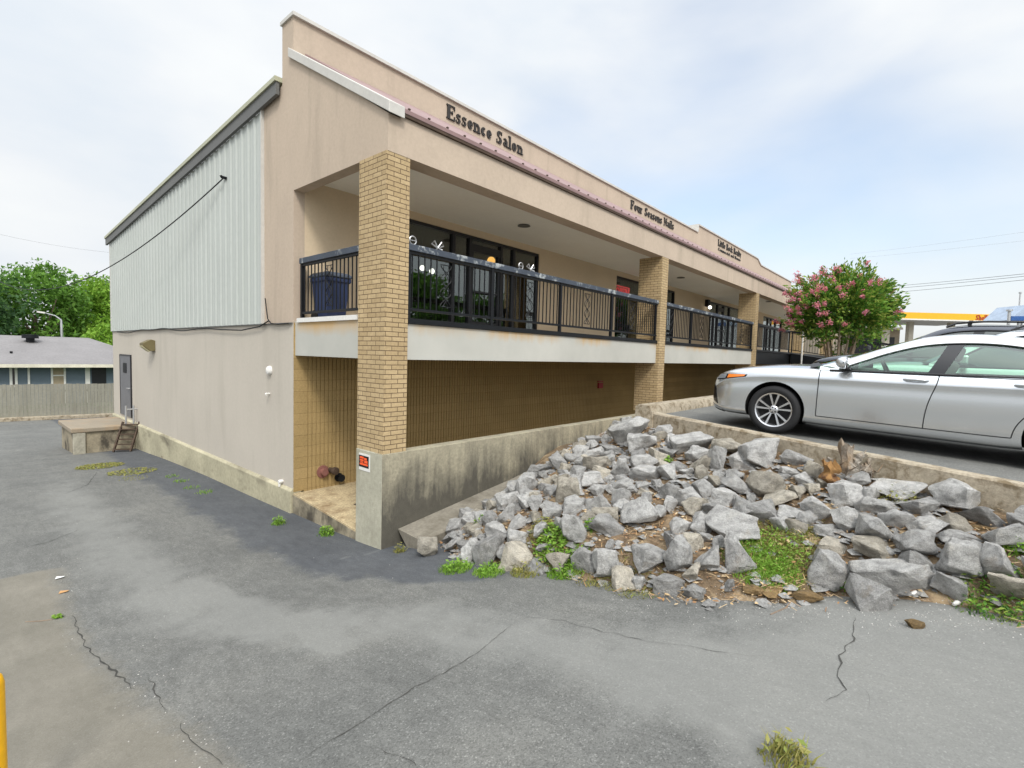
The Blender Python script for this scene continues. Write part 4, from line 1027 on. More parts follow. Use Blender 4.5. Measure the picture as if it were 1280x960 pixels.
MAJ = [ # px, py, w, h of the photograph, label, material
 (786, 538, 54, 36, 'largest pale grey boulder crowning the pile next to the kerb corner', 0), (801, 553, 38, 26, 'angular grey rock leaning on the front of the crowning boulder', 0),
 (862, 554, 48, 30, 'broad pale rock lying against the kerb right of its corner', 0), (908, 558, 42, 20, 'low flat rock touching the kerb below the front wheel', 1),
 (868, 567, 32, 22, 'small pointed grey rock below the broad pale rock by the kerb', 0), (902, 574, 22, 34, 'upright oval dark rock in front of the low flat rock', 0),
 (877, 580, 28, 20, 'pale stone with a tan underside near the upright oval rock', 1), (951, 566, 52, 36, 'large tilted slab of rock under the kerb below the wheel', 0),
 (929, 578, 30, 24, 'grey block beside the tilted slab below the wheel', 0), (998, 572, 40, 24, 'rounded grey rock by the kerb left of the dead stump', 0),
 (1018, 588, 24, 22, 'small pitted pale rock touching the left side of the stump', 1), (804, 577, 34, 20, 'flat dark grey rock below the crowning boulder', 0),
 (806, 592, 40, 20, 'flat grey rock in the second row below the crowning boulder', 0), (777, 585, 24, 28, 'wedge of grey rock standing left of the flat dark rocks', 0),
 (698, 577, 24, 24, 'grey rock against the retaining wall left of the crowning boulder', 0), (671, 589, 24, 16, 'low grey rock at the foot of the retaining wall', 0),
 (706, 612, 30, 36, 'tall egg shaped tan grey rock in the left part of the pile', 1), (740, 600, 32, 22, 'grey block right of the tall egg shaped rock', 0),
 (655, 608, 26, 28, 'upright grey rock above the gutter slab', 0), (796, 640, 44, 40, 'big dark square faced boulder in the middle of the pile', 0),
 (762, 655, 48, 28, 'long dark block left of the square faced boulder', 0), (717, 660, 36, 38, 'large grey rock above the green weeds on the left', 0),
 (750, 627, 34, 24, 'dark grey rock above the long dark block', 0), (776, 622, 26, 28, 'dark narrow rock above the square faced boulder', 0),
 (822, 643, 26, 22, 'small squarish grey rock right of the square faced boulder', 0), (837, 616, 28, 24, 'dark grey cube like rock in the middle of the slope', 0),
 (860, 620, 38, 26, 'dark angular rock right of the cube like rock', 0), (871, 632, 34, 20, 'tan grey almond shaped rock in the middle of the slope', 1),
 (851, 658, 26, 24, 'small grey rock left of the paired wedge in the dry leaves', 0), (876, 654, 36, 28, 'grey wedge shaped rock left of the widest mid slope block', 0),
 (916, 657, 64, 38, 'widest dark grey block at mid slope left of the green grass', 0), (920, 606, 36, 26, 'rough grey rock at mid slope among dry leaves', 0),
 (962, 604, 42, 32, 'rounded brownish grey rock below the kerb', 1), (972, 623, 44, 20, 'smooth pale oval stone lying flat at mid slope', 1),
 (955, 640, 36, 28, 'grey rock just above the green grass patch', 0), (808, 698, 42, 32, 'dark leaning slab at the driveway edge among dry grass', 0),
 (848, 692, 36, 46, 'tall pointed dark rock at the driveway edge', 0), (885, 698, 28, 36, 'upright block between the pointed rock and the green grass', 0),
 (922, 690, 38, 48, 'tall grey rock touching the left side of the green grass', 0), (867, 678, 30, 24, 'pale round rock above the tall pointed rock', 1),
 (608, 684, 44, 46, 'large pale rock at the driveway edge left of the weeds', 0), (535, 684, 26, 28, 'end rock of the pile nearest the concrete pier', 1),
 (592, 690, 28, 34, 'narrow grey rock beside the large pale edge rock', 0), (643, 695, 48, 38, 'broad pale rock with a brown side at the driveway edge', 1),
 (622, 664, 32, 22, 'grey rock behind the broad pale edge rock', 0), (570, 660, 28, 24, 'grey rock on the edge of the gutter slab', 0),
 (587, 646, 34, 22, 'dark grey rock at the left shoulder of the pile', 0), (700, 700, 36, 24, 'low pale rock lying in the green weeds', 1),
 (657, 614, 28, 24, 'block of grey rock over the gutter slab', 0), (734, 700, 32, 34, 'pale grey rock right of the green weeds', 0),
 (758, 702, 32, 40, 'split grey rock at the edge left of the dry grass', 0), (1030, 709, 48, 42, 'big rounded boulder right of the green grass', 0),
 (1111, 718, 98, 42, 'very wide grey boulder lying along the driveway edge', 0), (1083, 743, 40, 42, 'grey rock standing out on the asphalt before the wide boulder', 0),
 (1193, 735, 48, 36, 'speckled grey rock on bare dirt right of the wide boulder', 0), (1142, 698, 42, 34, 'pale rock resting on the back of the wide boulder', 0),
 (1092, 684, 56, 26, 'flat tan grey slab behind the wide boulder', 1), (1092, 662, 42, 34, 'blue grey boulder below the stump at mid slope', 0),
 (1058, 618, 42, 30, 'grey rock right under the dead stump', 0), (1023, 637, 38, 28, 'pair topping grey rock left below the stump', 0),
 (1055, 650, 38, 34, 'steep grey slab below the rock under the stump', 0), (1089, 634, 34, 26, 'grey rock beside the mossy gap right of the stump', 0),
 (1122, 648, 44, 26, 'flat grey rock at mid slope below the mossy gap', 0), (1159, 657, 44, 24, 'pale smooth slab at mid slope on the right', 0),
 (1162, 602, 42, 26, 'rounded grey rock under the kerb right of the stump', 0), (1204, 617, 82, 32, 'long pale slab under the kerb on the right', 0),
 (1256, 617, 68, 38, 'dark sided boulder under the kerb at the right end', 0), (1226, 644, 62, 26, 'wide pale slab below the long slab on the right', 0),
 (1151, 678, 56, 32, 'broad grey slab above the bare dirt', 0), (1190, 671, 44, 20, 'flat grey stone above the leaning slab', 0),
 (1197, 695, 54, 46, 'leaning grey slab above the speckled rock', 0), (1252, 668, 44, 34, 'dark blue grey rock near the orange leaf', 0),
 (1248, 702, 50, 42, 'pale topped dark faced block above the flat edge slab', 0), (1272, 735, 64, 46, 'flat pale slab at the right end of the driveway edge', 1),
 (1224, 694, 34, 30, 'small pale rock beside the dark faced block', 0), (1125, 610, 62, 24, 'long grey rock right of the stump under the kerb', 0),
 (1066, 577, 40, 20, 'pale rock behind the stump under the kerb', 0), (727, 565, 22, 18, 'dark little rock against the wall below the green sprig', 0),
 (820, 571, 26, 24, 'tan grey rock at the right foot of the crowning boulder', 1), (1153, 632, 40, 24, 'greenish grey rock at mid slope right of the mossy gap', 0),
 (748, 578, 40, 18, 'tan tinted rock in the upper left of the pile', 1), (633, 640, 30, 26, 'grey rock in the middle of the left shoulder', 0),
 (690, 640, 26, 22, 'small grey rock left of the large rock above the weeds', 0), (835, 590, 24, 22, 'grey rock beside the small green sprout', 0)]
placed = []
for i, (px, py, wpx, hpx, lab, mk) in enumerate(MAJ):
    p, t_ = on_ground(px, py, .05)
    W = wpx*t_/FPX*.98; H = hpx*t_/FPX*.95
    p, t_ = on_ground(px, py, H*.34)
    dpt = .5*(W+H)*rnd.uniform(.9, 1.15)
    me = rock_mesh(100+i, pts=rnd.choice([10, 12, 14]))
    zb = p.z-H*.56
    # tilt with the slope: lean back a little
    add_rock(me, (p.x, p.y, zb), W, dpt, H*1.08, VIEW_YAW+rnd.uniform(-.25, .25), rnd.uniform(-.12, .12), rnd.uniform(-.18, .18), lab, G,
             [None, MT['rock_tan']][mk])
    placed.append((p.x, p.y, .5*max(W, .8*dpt)))
var = [rock_mesh(500+i, pts=[9, 11, 12, 14][i % 4]) for i in range(24)]
gz_ = [('small grey stone wedged among the larger rocks of the slope', .12, .22), ('tiny grey stone lying in the dry leaves of the rock slope', .055, .11)]
n = 0; tries = 0; small = 0
BARE = [on_ground(*q)[0] for q in ((1150, 745), (960, 690), (985, 700), (1100, 752), (820, 665), (945, 585), (942, 742), (968, 745), (1006, 748), (1030, 740), (1120, 755), (1180, 762))]
while n < 206 and tries < 30000:
    tries += 1
    y = rnd.uniform(-10.6, -3.35); x = rnd.uniform(-.3, 4.0)
    d = lot_dist(x, y)
    if d < .16 or emb(x, y) < drv(x, y)-.02 or (y > -4.4 and x > 3.4): continue
    big = n < 130
    s = rnd.uniform(.16, .27) if tries < 5000 else rnd.uniform(.11, .18) if tries < 18000 else rnd.uniform(.08, .14)
    if any(math.hypot(x-b.x, y-b.y) < .38 for b in BARE) and s > .1: continue
    if any(math.hypot(x-a, y-b) < (r_+s*.5)*(.72 if s > .15 else .62) for a, b, r_ in placed): continue
    placed.append((x, y, s*.5)); n += 1
    zz = gz(x, y)-s*.25
    add_rock(rnd.choice(var), (x, y, zz), s*rnd.uniform(.9, 1.5), s*rnd.uniform(.8, 1.2), s*rnd.uniform(.65, 1.0), rnd.uniform(0, 6.28), rnd.uniform(-.3, .3), rnd.uniform(-.3, .3),
             gz_[0 if s > .15 else 1][0], 'small filler stones of the slope' if s > .15 else 'tiny stones of the slope', MT['rock_tan'] if rnd.random() < .16 else None)
# crumbs of the same rock too many to count
mb = MB(); r4 = random.Random(8)
for _ in range(4600):
    y = r4.uniform(-10.4, -3.3); x = r4.uniform(-.2, 4.0)
    if lot_dist(x, y) < .05 or emb(x, y) < drv(x, y)-.03-.10*r4.random()**3: continue
    if any(math.hypot(x-b.x, y-b.y) < .45 for b in BARE) and r4.random() < .45: continue
    s = r4.uniform(.016, .085) if r4.random() < .7 else r4.uniform(.012, .03); z = gz(x, y); vs = []
    for k in range(6): 
        a = k*1.05+r4.uniform(-.3, .3); vs.append((x+s*math.cos(a)*r4.uniform(.7, 1.2), y+s*math.sin(a)*r4.uniform(.7, 1.2), z-.01+s*r4.uniform(.1, .55)))
    vs.append((x+s*.2, y, z+s*r4.uniform(.45, .75))); mb.add(vs, [(k, (k+1) % 6, 6) for k in range(6)])
tag(mb.build('rubble', MT['rock']), kind='stuff')
# three flat tan stones along the edge, the loose brown one and pebbles on the asphalt
for px, py, wpx, hpx, lab, m_ in ((942, 738, 26, 12, 'flat tan stone at the left under the green grass edge', 'rock_brown'), (968, 741, 30, 13, 'flat tan stone in the middle under the green grass edge', 'rock_brown'),
                              (1006, 743, 38, 14, 'widest flat tan stone at the right under the green grass edge', 'rock_brown'), (1144, 780, 22, 14, 'brown lump lying alone on the asphalt', 'rock_brown'),
                              (912, 733, 20, 16, 'small grey stone on the asphalt left of the flat tan stones', 'rock'), (782, 733, 20, 12, 'small grey stone on the asphalt in the dry grass', 'rock'),
                              (1221, 659, 22, 9, 'flat orange stone among the pale slabs on the right', 'rock_brown')):
    p, t_ = on_ground(px, py, .02); W = wpx*t_/FPX; H = max(.05, hpx*t_/FPX*.8)
    add_rock(rock_mesh(900+px, pts=16), (p.x, p.y, p.z-.03), W, W*.7, H, VIEW_YAW+rnd.uniform(-.3, .3), 0, 0, lab, None, MT[m_])

# ---------------------------------------------------------------- dead stump
p, t_ = on_ground(1052, 592, .1)
st = empty('dead_stump', (p.x, p.y, gz(p.x, p.y)+.05), 'weathered brown dead stump among the rocks under the kerb', 'stump')
def limb(a, b, r0, r1, seed, n=9):
    a = Vector(a); b = Vector(b); path = []; rs = []
    for i in range(n):
        f = i/(n-1); q = a.lerp(b, f); q += Vector((noise.noise(Vector((f*3, seed, 0))), noise.noise(Vector((f*3, seed, 5))), noise.noise(Vector((f*3, seed, 9)))))*.05
        path.append(q); rs.append((r0+(r1-r0)*f)*(1+.6*noise.noise(Vector((f*7, seed*2, 2)))))
    return path, rs
wood = mat('weathered_wood', (.21, .15, .095), .95, a=.35, scale=6, bump=.9, bscale=18, bdist=.03, stretch=(1, 1, .25), col2=(.30, .27, .23), s2=5, lo=.45, hi=.6)
wood2 = mat('rotten_orange_wood', (.26, .14, .05), .95, a=.35, scale=8, bump=.8, bscale=25, bdist=.02, col2=(.12, .06, .03), s2=6, lo=.5, hi=.6)
q = st.location.copy(); rt = Vector((CR.x, CR.y, 0)).normalized(); bk = Vector((CF.x, CF.y, 0)).normalized()
P = lambda v: q+(rt*v[0]+bk*v[1]+Vector((0, 0, v[2])))
def gnarled(mb, a, b, r0, r1, seed, n=16, m=13):
    """a torn, fluted limb: ragged radius round and along it, ending in splinters"""
    a = P(a); b = P(b); ax = (b-a).normalized(); u_ = ax.orthogonal().normalized(); v_ = ax.cross(u_); rows = []
    for i in range(n):
        f = i/(n-1); c = a.lerp(b, f)+(u_*noise.noise(Vector((f*3, seed, 0)))+v_*noise.noise(Vector((f*3, seed, 5))))*.06
        row = []
        for k in range(m+1):
            t_ = 2*math.pi*(k % m)/m; d = u_*math.cos(t_)+v_*math.sin(t_)
            rr = (r0+(r1-r0)*f)*(.85+.75*noise.noise(Vector((math.cos(t_)*1.7, math.sin(t_)*1.7, f*1.6+seed*3)))+.3*noise.noise(Vector((math.cos(t_)*5, math.sin(t_)*5, f*5+seed))))
            tear = (.10*noise.noise(Vector((math.cos(t_)*3, math.sin(t_)*3, seed*7)))+.03) if f > .75 else 0
            row.append(c+d*max(.006, rr)+ax*tear*(f-.75)*4)
        rows.append(row)
    mb.grid(rows); base = len(mb.v)-m-1
    mb.v.append(tuple(b-ax*.05)); top = len(mb.v)-1
    for k in range(m): mb.f.append([base+k, base+k+1, top]); mb.mi.append(mb.cur)
mb = MB()
for args in (((.06, 0, -.1), (.10, .04, .33), .10, .075, 1), ((.12, 0, -.02), (.30, .05, .13), .085, .05, 2), ((.10, -.02, .02), (.42, 0, .04), .06, .03, 3), ((.05, .05, .0), (.05, .3, .12), .07, .05, 4),
             ((.2, 0, 0), (.36, -.1, -.12), .06, .03, 6), ((.10, -.02, .14), (.20, -.04, .25), .045, .03, 7), ((.24, 0, .05), (.33, 0, .20), .035, .02, 8)):
    gnarled(mb, *args)
for k in range(26):
    a = P((rnd.uniform(-.1, .38), rnd.uniform(-.12, .05), rnd.uniform(-.06, .12))); d = Vector((rnd.uniform(-1, 1), rnd.uniform(-1, 1), rnd.uniform(-.1, 1))).normalized()
    mb.tube([a, a+d*rnd.uniform(.06, .2)], [.009, .002], 4)
mb.build('snag', wood, st, smooth=25)
mb = MB()
for args in (((-.13, -.02, -.12), (-.15, .0, .14), .095, .07, 11), ((-.05, -.05, -.1), (-.16, -.05, .05), .07, .04, 12), ((.02, -.08, -.06), (.14, -.06, .05), .05, .03, 13)):
    gnarled(mb, *args)
mb.build('rotten_base', wood2, st, smooth=25)

# ---------------------------------------------------------------- low plants
def blades(mb, c, rad, n, hmin, hmax, lean=.6, wd=.005, r_=rnd):
    for _ in range(n):
        a = r_.uniform(0, 6.283); d = rad*math.sqrt(r_.random()); x, y = c[0]+d*math.cos(a), c[1]+d*math.sin(a)
        z = gz(x, y)-.01; h = r_.uniform(hmin, hmax)*(1-.5*d/rad if rad else 1)
        la = r_.uniform(0, 6.283); lx, ly = math.cos(la)*lean*h*r_.random(), math.sin(la)*lean*h*r_.random()
        w_ = wd*r_.uniform(.7, 1.3); sx, sy = -math.sin(la+1)*w_, math.cos(la+1)*w_
        mb.add([(x-sx, y-sy, z), (x+sx, y+sy, z), (x+lx*.5+sx*.7, y+ly*.5+sy*.7, z+h*.6), (x+lx*.5-sx*.7, y+ly*.5-sy*.7, z+h*.6), (x+lx*1.3, y+ly*1.3, z+h)], [(0, 1, 2, 3), (3, 2, 4)])
def leaves(mb, c, rad, n, hmax, size, r_=rnd, lift=0):
    for _ in range(n):
        a = r_.uniform(0, 6.283); d = rad*math.sqrt(r_.random()); x, y = c[0]+d*math.cos(a), c[1]+d*math.sin(a)
        z = max(gz(x, y), c[2]-.05 if lift else -99)+hmax*r_.random()*(1-.4*d/rad)+.01
        s = size*r_.uniform(.6, 1.3); nrm_ = Vector((r_.uniform(-.7, .7), r_.uniform(-.7, .7), 1)).normalized(); u_ = nrm_.orthogonal().normalized()
        u_.rotate(Matrix.Rotation(r_.uniform(0, 6.28), 3, nrm_)); v_ = nrm_.cross(u_); q = Vector((x, y, z))
        mb.add([q-u_*s, q-v_*s*.45+u_*.1*s, q+u_*s-nrm_*s*.2, q+v_*s*.45+u_*.1*s], [(0, 1, 2, 3)])
def plant(name, m, label, cat_, pts, kind=None, group=None):
    mb = MB()
    for fn in pts: fn(mb)
    return base_tag(mb, name, m, label, cat_, group, kind=kind)
def gp(px, py): return on_ground(px, py)[0]
A = gp(958, 712); A2 = gp(985, 690)
plant('grass_clump', MT['grass'], 'lush bright green grass clump growing between the rocks at the driveway edge', 'grass clump',
      [lambda mb: blades(mb, gp(948, 706), .32, 1300, .05, .15, 1.1), lambda mb: blades(mb, gp(965, 720), .24, 700, .04, .11, 1.1), lambda mb: leaves(mb, gp(962, 690), .34, 900, .10, .016)])
plant('grass_clump', MT['grass_dry'], 'yellowing grass and moss mat right of the lush green clump', 'grass clump',
      [lambda mb: blades(mb, gp(985, 705), .34, 900, .03, .11, 1.3, .005), lambda mb: blades(mb, gp(978, 668), .42, 1300, .03, .10, 1.3, .005), lambda mb: leaves(mb, gp(970, 680), .4, 1100, .06, .015)])
W_ = 'weeds growing among the rocks'
for px, py, rad, nb, nl, lab, m_ in (
        (688, 686, .26, 260, 700, 'leafy green weeds among the pale edge rocks on the left', 'grass'), (715, 712, .2, 400, 120, 'bright grass tuft in front of the leafy weeds', 'grass'),
        (612, 716, .2, 420, 60, 'mixed grass fringe under the large pale edge rock', 'grass'), (705, 716, .2, 420, 100, 'bright grass fringe at the driveway edge before the leafy weeds', 'grass'),
        (675, 668, .18, 260, 160, 'yellow green weed tuft above the leafy weeds', 'grass_dry'), (740, 662, .10, 40, 160, 'small green weed between the dark block and the large grey rock', 'grass'),
        (570, 712, .2, 420, 100, 'grass tuft at the driveway edge below the large pale rock', 'grass'), (545, 662, .10, 60, 130, 'green weed at the lower end of the gutter slab', 'grass'),
        (587, 632, .11, 60, 150, 'green weed on the gutter slab behind the left shoulder rocks', 'grass'), (598, 655, .08, 40, 110, 'little green weed between the shoulder rocks', 'grass'),
        (1046, 728, .13, 80, 170, 'dark green weed rosette between the rounded and the wide boulders', 'leaf_m'), (835, 583, .07, 30, 110, 'small bright sprout in the dry leaves at mid slope', 'grass'),
        (1120, 625, .2, 320, 160, 'mossy yellow green tuft right of the stump', 'grass_dry'), (786, 521, .10, 40, 200, 'green sprig growing behind the crowning boulder', 'grass'),
        (1252, 752, .30, 420, 420, 'dark green grass strip beside the flat slab at the right end', 'leaf_m'), (660, 715, .22, 420, 60, 'mixed grass strip under the broad pale edge rock', 'grass_dry'),
        (1275, 690, .12, 120, 120, 'grass tuft at the right end behind the dark faced block', 'grass'), (408, 668, .14, 130, 200, 'green weed at the foot of the porch floor edge', 'grass'),
        (348, 655, .12, 110, 110, 'green weed at the foot of the foundation corner', 'grass'), (232, 603, .30, 160, 60, 'thin weeds along the foundation of the side wall', 'grass'),
        (500, 690, .08, 90, 40, 'sparse grass at the foot of the gutter slab', 'grass_dry'), (980, 950, .12, 240, 20, 'dry green tuft in the asphalt at the bottom of the photo', 'grass_dry')):
    if px == 232:
        fns = [(lambda mb, a=a: blades(mb, gp(*a), .16, 70, .04, .12, 1)) for a in ((215, 596), (226, 602), (240, 610), (255, 616))]
    else:
        c_ = gp(px, py); hm = .16 if nl < 150 else .10
        fns = [lambda mb, c_=c_, rad=rad, nb=nb, hm=hm: blades(mb, c_, rad, nb, .04, hm, 1.0), lambda mb, c_=c_, rad=rad, nl=nl: leaves(mb, c_, rad*.8, nl, .15, .024)]
    plant('weed', MT[m_], lab, 'weed', fns, group=W_)
plant('dry_grass', MT['grass_dry'], 'dry straw coloured grass hanging over the driveway edge before the leaning slab', 'dry grass',
      [lambda mb: blades(mb, gp(765, 722), .24, 320, .03, .09, 2.2, .005), lambda mb: blades(mb, gp(800, 735), .26, 420, .03, .09, 2.4, .005), lambda mb: blades(mb, gp(745, 725), .2, 260, .03, .09, 2.2, .005)])
# litter of dry leaves and straw over the slope
mb = MB(); r2 = random.Random(3)
for _ in range(12000):
    y = r2.uniform(-10.4, -3.3); x = r2.uniform(-.2, 4.0)
    if lot_dist(x, y) < .02 or emb(x, y) < drv(x, y)-.03-.14*r2.random()**3: continue
    if noise.noise(Vector((x*1.3, y*1.3, 2))) < -.34: continue
    z = gz(x, y)+.012+.03*r2.random(); a = r2.uniform(0, 6.283); q = Vector((x, y, z))
    if r2.random() < .5:
        s = r2.uniform(.012, .034); n_ = Vector((r2.uniform(-.5, .5), r2.uniform(-.5, .5), 1)).normalized(); u_ = Vector((math.cos(a), math.sin(a), 0)); u_ = (u_-n_*u_.dot(n_)).normalized(); v_ = n_.cross(u_)
        mb.add([q-u_*s, q-v_*s*.5, q+u_*s, q+v_*s*.5], [(0, 1, 2, 3)])
    else:
        l_ = r2.uniform(.04, .13); u_ = Vector((math.cos(a), math.sin(a), r2.uniform(-.2, .2)))*l_/2; v_ = Vector((-math.sin(a), math.cos(a), 0))*.0032
        mb.add([q-u_-v_, q+u_-v_, q+u_+v_, q-u_+v_], [(0, 1, 2, 3)])
tag(mb.build('leaf_litter', MT['litter'], recalc=False), kind='stuff')
# gravel and crumbs along the asphalt edge
mb = MB()
for _ in range(900):
    px = r2.uniform(760, 1280); py = 735+ (px-760)*.06+r2.gauss(8, 16)
    if px < 900 and r2.random() < .6: continue
    p = gp(px, py); s = r2.uniform(.003, .007)
    if p.y > -3: continue
    mb.add([(p.x+s*a, p.y+s*b, gz(p.x, p.y)+s*c_) for a, b, c_ in ((1, 0, 0), (-.4, .9, 0), (-.6, -.8, 0), (.1, .1, 1.1))], [(0, 1, 3), (1, 2, 3), (2, 0, 3)])
for cpx, cpy, nn, sx_, sy_ in ((88, 700, 50, 10, 60), (180, 860, 60, 30, 40), (250, 930, 40, 20, 20), (150, 590, 260, 45, 10), (300, 700, 60, 120, 40)):
    for _ in range(nn):
        p = gp(r2.gauss(cpx, sx_), r2.gauss(cpy, sy_)); s = r2.uniform(.003, .007)
        mb.add([(p.x+s*a, p.y+s*b, gz(p.x, p.y)+s*c_) for a, b, c_ in ((1, 0, 0), (-.4, .9, 0), (-.6, -.8, 0), (.1, .1, 1.1))], [(0, 1, 3), (1, 2, 3), (2, 0, 3)])
tag(mb.build('gravel', leaf_mat('pale_gravel', [(.16, .15, .14), (.36, .34, .31), (.55, .53, .5)], .9, 0)), kind='stuff')
# old leaves and moss by the dock
plant('dead_leaves', MT['grass_dry'], 'mossy patch of dead leaves on the asphalt in front of the loading dock', 'leaf patch',
      [lambda mb: leaves(mb, gp(125, 583), .5, 900, .03, .03), lambda mb: leaves(mb, gp(165, 590), .5, 500, .03, .03), lambda mb: blades(mb, gp(168, 598), .3, 120, .03, .08)])
# sticks and scraps on the driveway
def stick(pts, r_, label, m_='bark', name='twig'):
    mb = MB(); mb.tube([gp(*q)+Vector((0, 0, r_)) for q in pts], r_, 5); return base_tag(mb, name, MT[m_], label, 'twig')
stick([(963, 769), (972, 765), (984, 760)], .006, 'short dark twig lying on the asphalt below the flat tan stones')
stick([(985, 757), (987, 745), (990, 735)], .005, 'thin twig leaning across the flat tan stones')
tw = stick([(32, 778), (50, 777), (66, 775)], .006, 'leafy twig lying on the pale concrete at the left')
mb = MB(); leaves(mb, gp(71, 773), .05, 26, .03, .028); mb.build('leaf', MT['leaf_c'], tw)
for px, py, lab, c_ in ((80, 741, 'orange dry leaf on the concrete at the left', (.5, .28, .12)), (75, 723, 'white scrap on the concrete seam at the left', (.7, .7, .68))):
    p = gp(px, py); mb = MB(); mb.add([p+Vector((-.05, -.02, .012)), p+Vector((.03, -.03, .02)), p+Vector((.05, .02, .01)), p+Vector((-.03, .03, .025))], [(0, 1, 2, 3)])
    base_tag(mb, 'scrap', mat('scrap', c_, .8), lab, 'scrap')
for px, py, lab in ((1143, 744, 'white scrap of foam on the dirt before the wide boulder'), (1196, 757, 'white root like scrap on the dirt under the speckled rock')):
    p = gp(px, py); mb = MB(); mb.tube([p+Vector((-.04, .02, .015)), p+Vector((.0, .0, .025)), p+Vector((.05, -.02, .012))], [.012, .02, .010], 7); base_tag(mb, 'scrap', MT['white'], lab, 'scrap', smooth=60)

# yellow post at the left
bx, by = -4.017, -5.387
bl = empty('bollard', (bx, by, drv(bx, by)), 'bright yellow steel bollard at the left edge of the photo', 'bollard')
yel = mat('yellow_paint', (.80, .42, .01), .4, a=.06, bump=.05)
mb = MB(); mb.lathe([(0, .0), (0, .06), (.80, .06), (.835, .052), (.855, .03), (.86, 0)], (bx, by, drv(bx, by)-.02), (0, 0, 1), 24); mb.build('post', yel, bl, smooth=40)
mb = MB(); mb.lathe([(0, .062), (0, .085), (.025, .085), (.03, .062)], (bx, by, drv(bx, by)-.005), (0, 0, 1), 24); mb.build('collar', MT['kerb'], bl, smooth=40)
# ---------------------------------------------------------------- trees
def leaf_card(mb, q, s, r_, asp=.45, up=None):
    n_ = Vector((r_.gauss(0, 1), r_.gauss(0, 1), r_.gauss(0, 1)+.5)).normalized(); u_ = n_.orthogonal().normalized()
    u_.rotate(Matrix.Rotation(r_.uniform(0, 6.28), 3, n_))
    if up is not None: u_ = (u_*.5+up).normalized()
    v_ = n_.cross(u_).normalized()
    mb.add([q-u_*s, q-v_*s*asp, q+u_*s, q+v_*s*asp], [(0, 1, 2, 3)])
def crown(mb, c, rx, ry, rz, lobes, per, size, r_, lobe_r=.38, shell=.55):
    c = Vector(c)
    for k in range(lobes):
        a = r_.uniform(0, 6.283); zc = r_.uniform(-.75, .95); rr = math.sqrt(max(0, 1-zc*zc))*r_.uniform(.35, 1.0)*.85
        lc = c+Vector((rx*rr*math.cos(a), ry*rr*math.sin(a), rz*zc*.85))
        lr = lobe_r*min(rx, rz)*r_.uniform(.6, 1.25)
        for _ in range(per):
            d = Vector((r_.gauss(0, 1), r_.gauss(0, 1), r_.gauss(0, .8))).normalized()
            q = lc+d*lr*(shell+(1-shell)*r_.random())*Vector((1, 1, .75)).length/1.6
            leaf_card(mb, q, size*r_.uniform(.6, 1.3), r_)
def tree(x, y, zb, h, rx, rz, leafm, label, seed, lobes=42, per=150, size=.22, group='trees behind the fence'):
    r_ = random.Random(seed); g = empty('tree', (x, y, zb), label, 'tree', group)
    mb = MB(); cz = zb+h-rz
    path = [(x, y, zb), (x+.1, y, zb+(cz-zb)*.5), (x-.1, y+.1, cz)]; mb.tube(path, [.32, .24, .16], 9)
    for k in range(8):
        a = k*.8+seed; b = (x+rx*.65*math.cos(a), y+rx*.65*math.sin(a), cz+rz*r_.uniform(-.3, .5)); m_ = (x+rx*.25*math.cos(a), y+rx*.25*math.sin(a), cz-rz*.3)
        mb.tube([(x, y, zb+(cz-zb)*.7), m_, b], [.15, .10, .03], 6)
    mb.build('trunk', MT['bark'], g, smooth=60)
    mb = MB(); crown(mb, (x, y, cz), rx, rx, rz, lobes, per, size, r_); mb.build('crown', MT[leafm], g, recalc=False); return g
# distant trees beyond the house on the left
zt = -3.9
tree(-4.5, 48, zt, 11.6, 5.2, 5.2, 'leaf_b', 'dark green spreading tree at the left edge behind the grey roof', 1, 60, 190)
tree(1.6, 54, zt, 11.4, 4.2, 5.0, 'leaf_a', 'mid green tree behind the pale bent pole', 2, 50, 190)
tree(5.9, 57, zt, 10.6, 4.0, 4.8, 'leaf_c', 'yellow green tree behind the roof beside the white side wall', 3, 50, 190)
tree(10.5, 70, zt, 12.6, 5.0, 6.0, 'leaf_b', 'dark tree farthest back just left of the building edge', 4, 50, 170)
tree(5.1, 44, zt, 5.6, 2.6, 2.0, 'leaf_c', 'low bright bush showing over the far roof beside the building', 6, 26, 170, .16)
# trees across the car park that the shop windows mirror
for x, y, h, r0, lab in ((38, -44, 12, 6.5, 'green tree mirrored in the salon window next to the brick column'), (51, -44, 11, 6, 'green tree mirrored in the salon door')):
    tree(x, y, -1.6, h, r0, r0*.8, 'leaf_a', lab, 20+x, 34, 130, .36, 'trees across the car park')

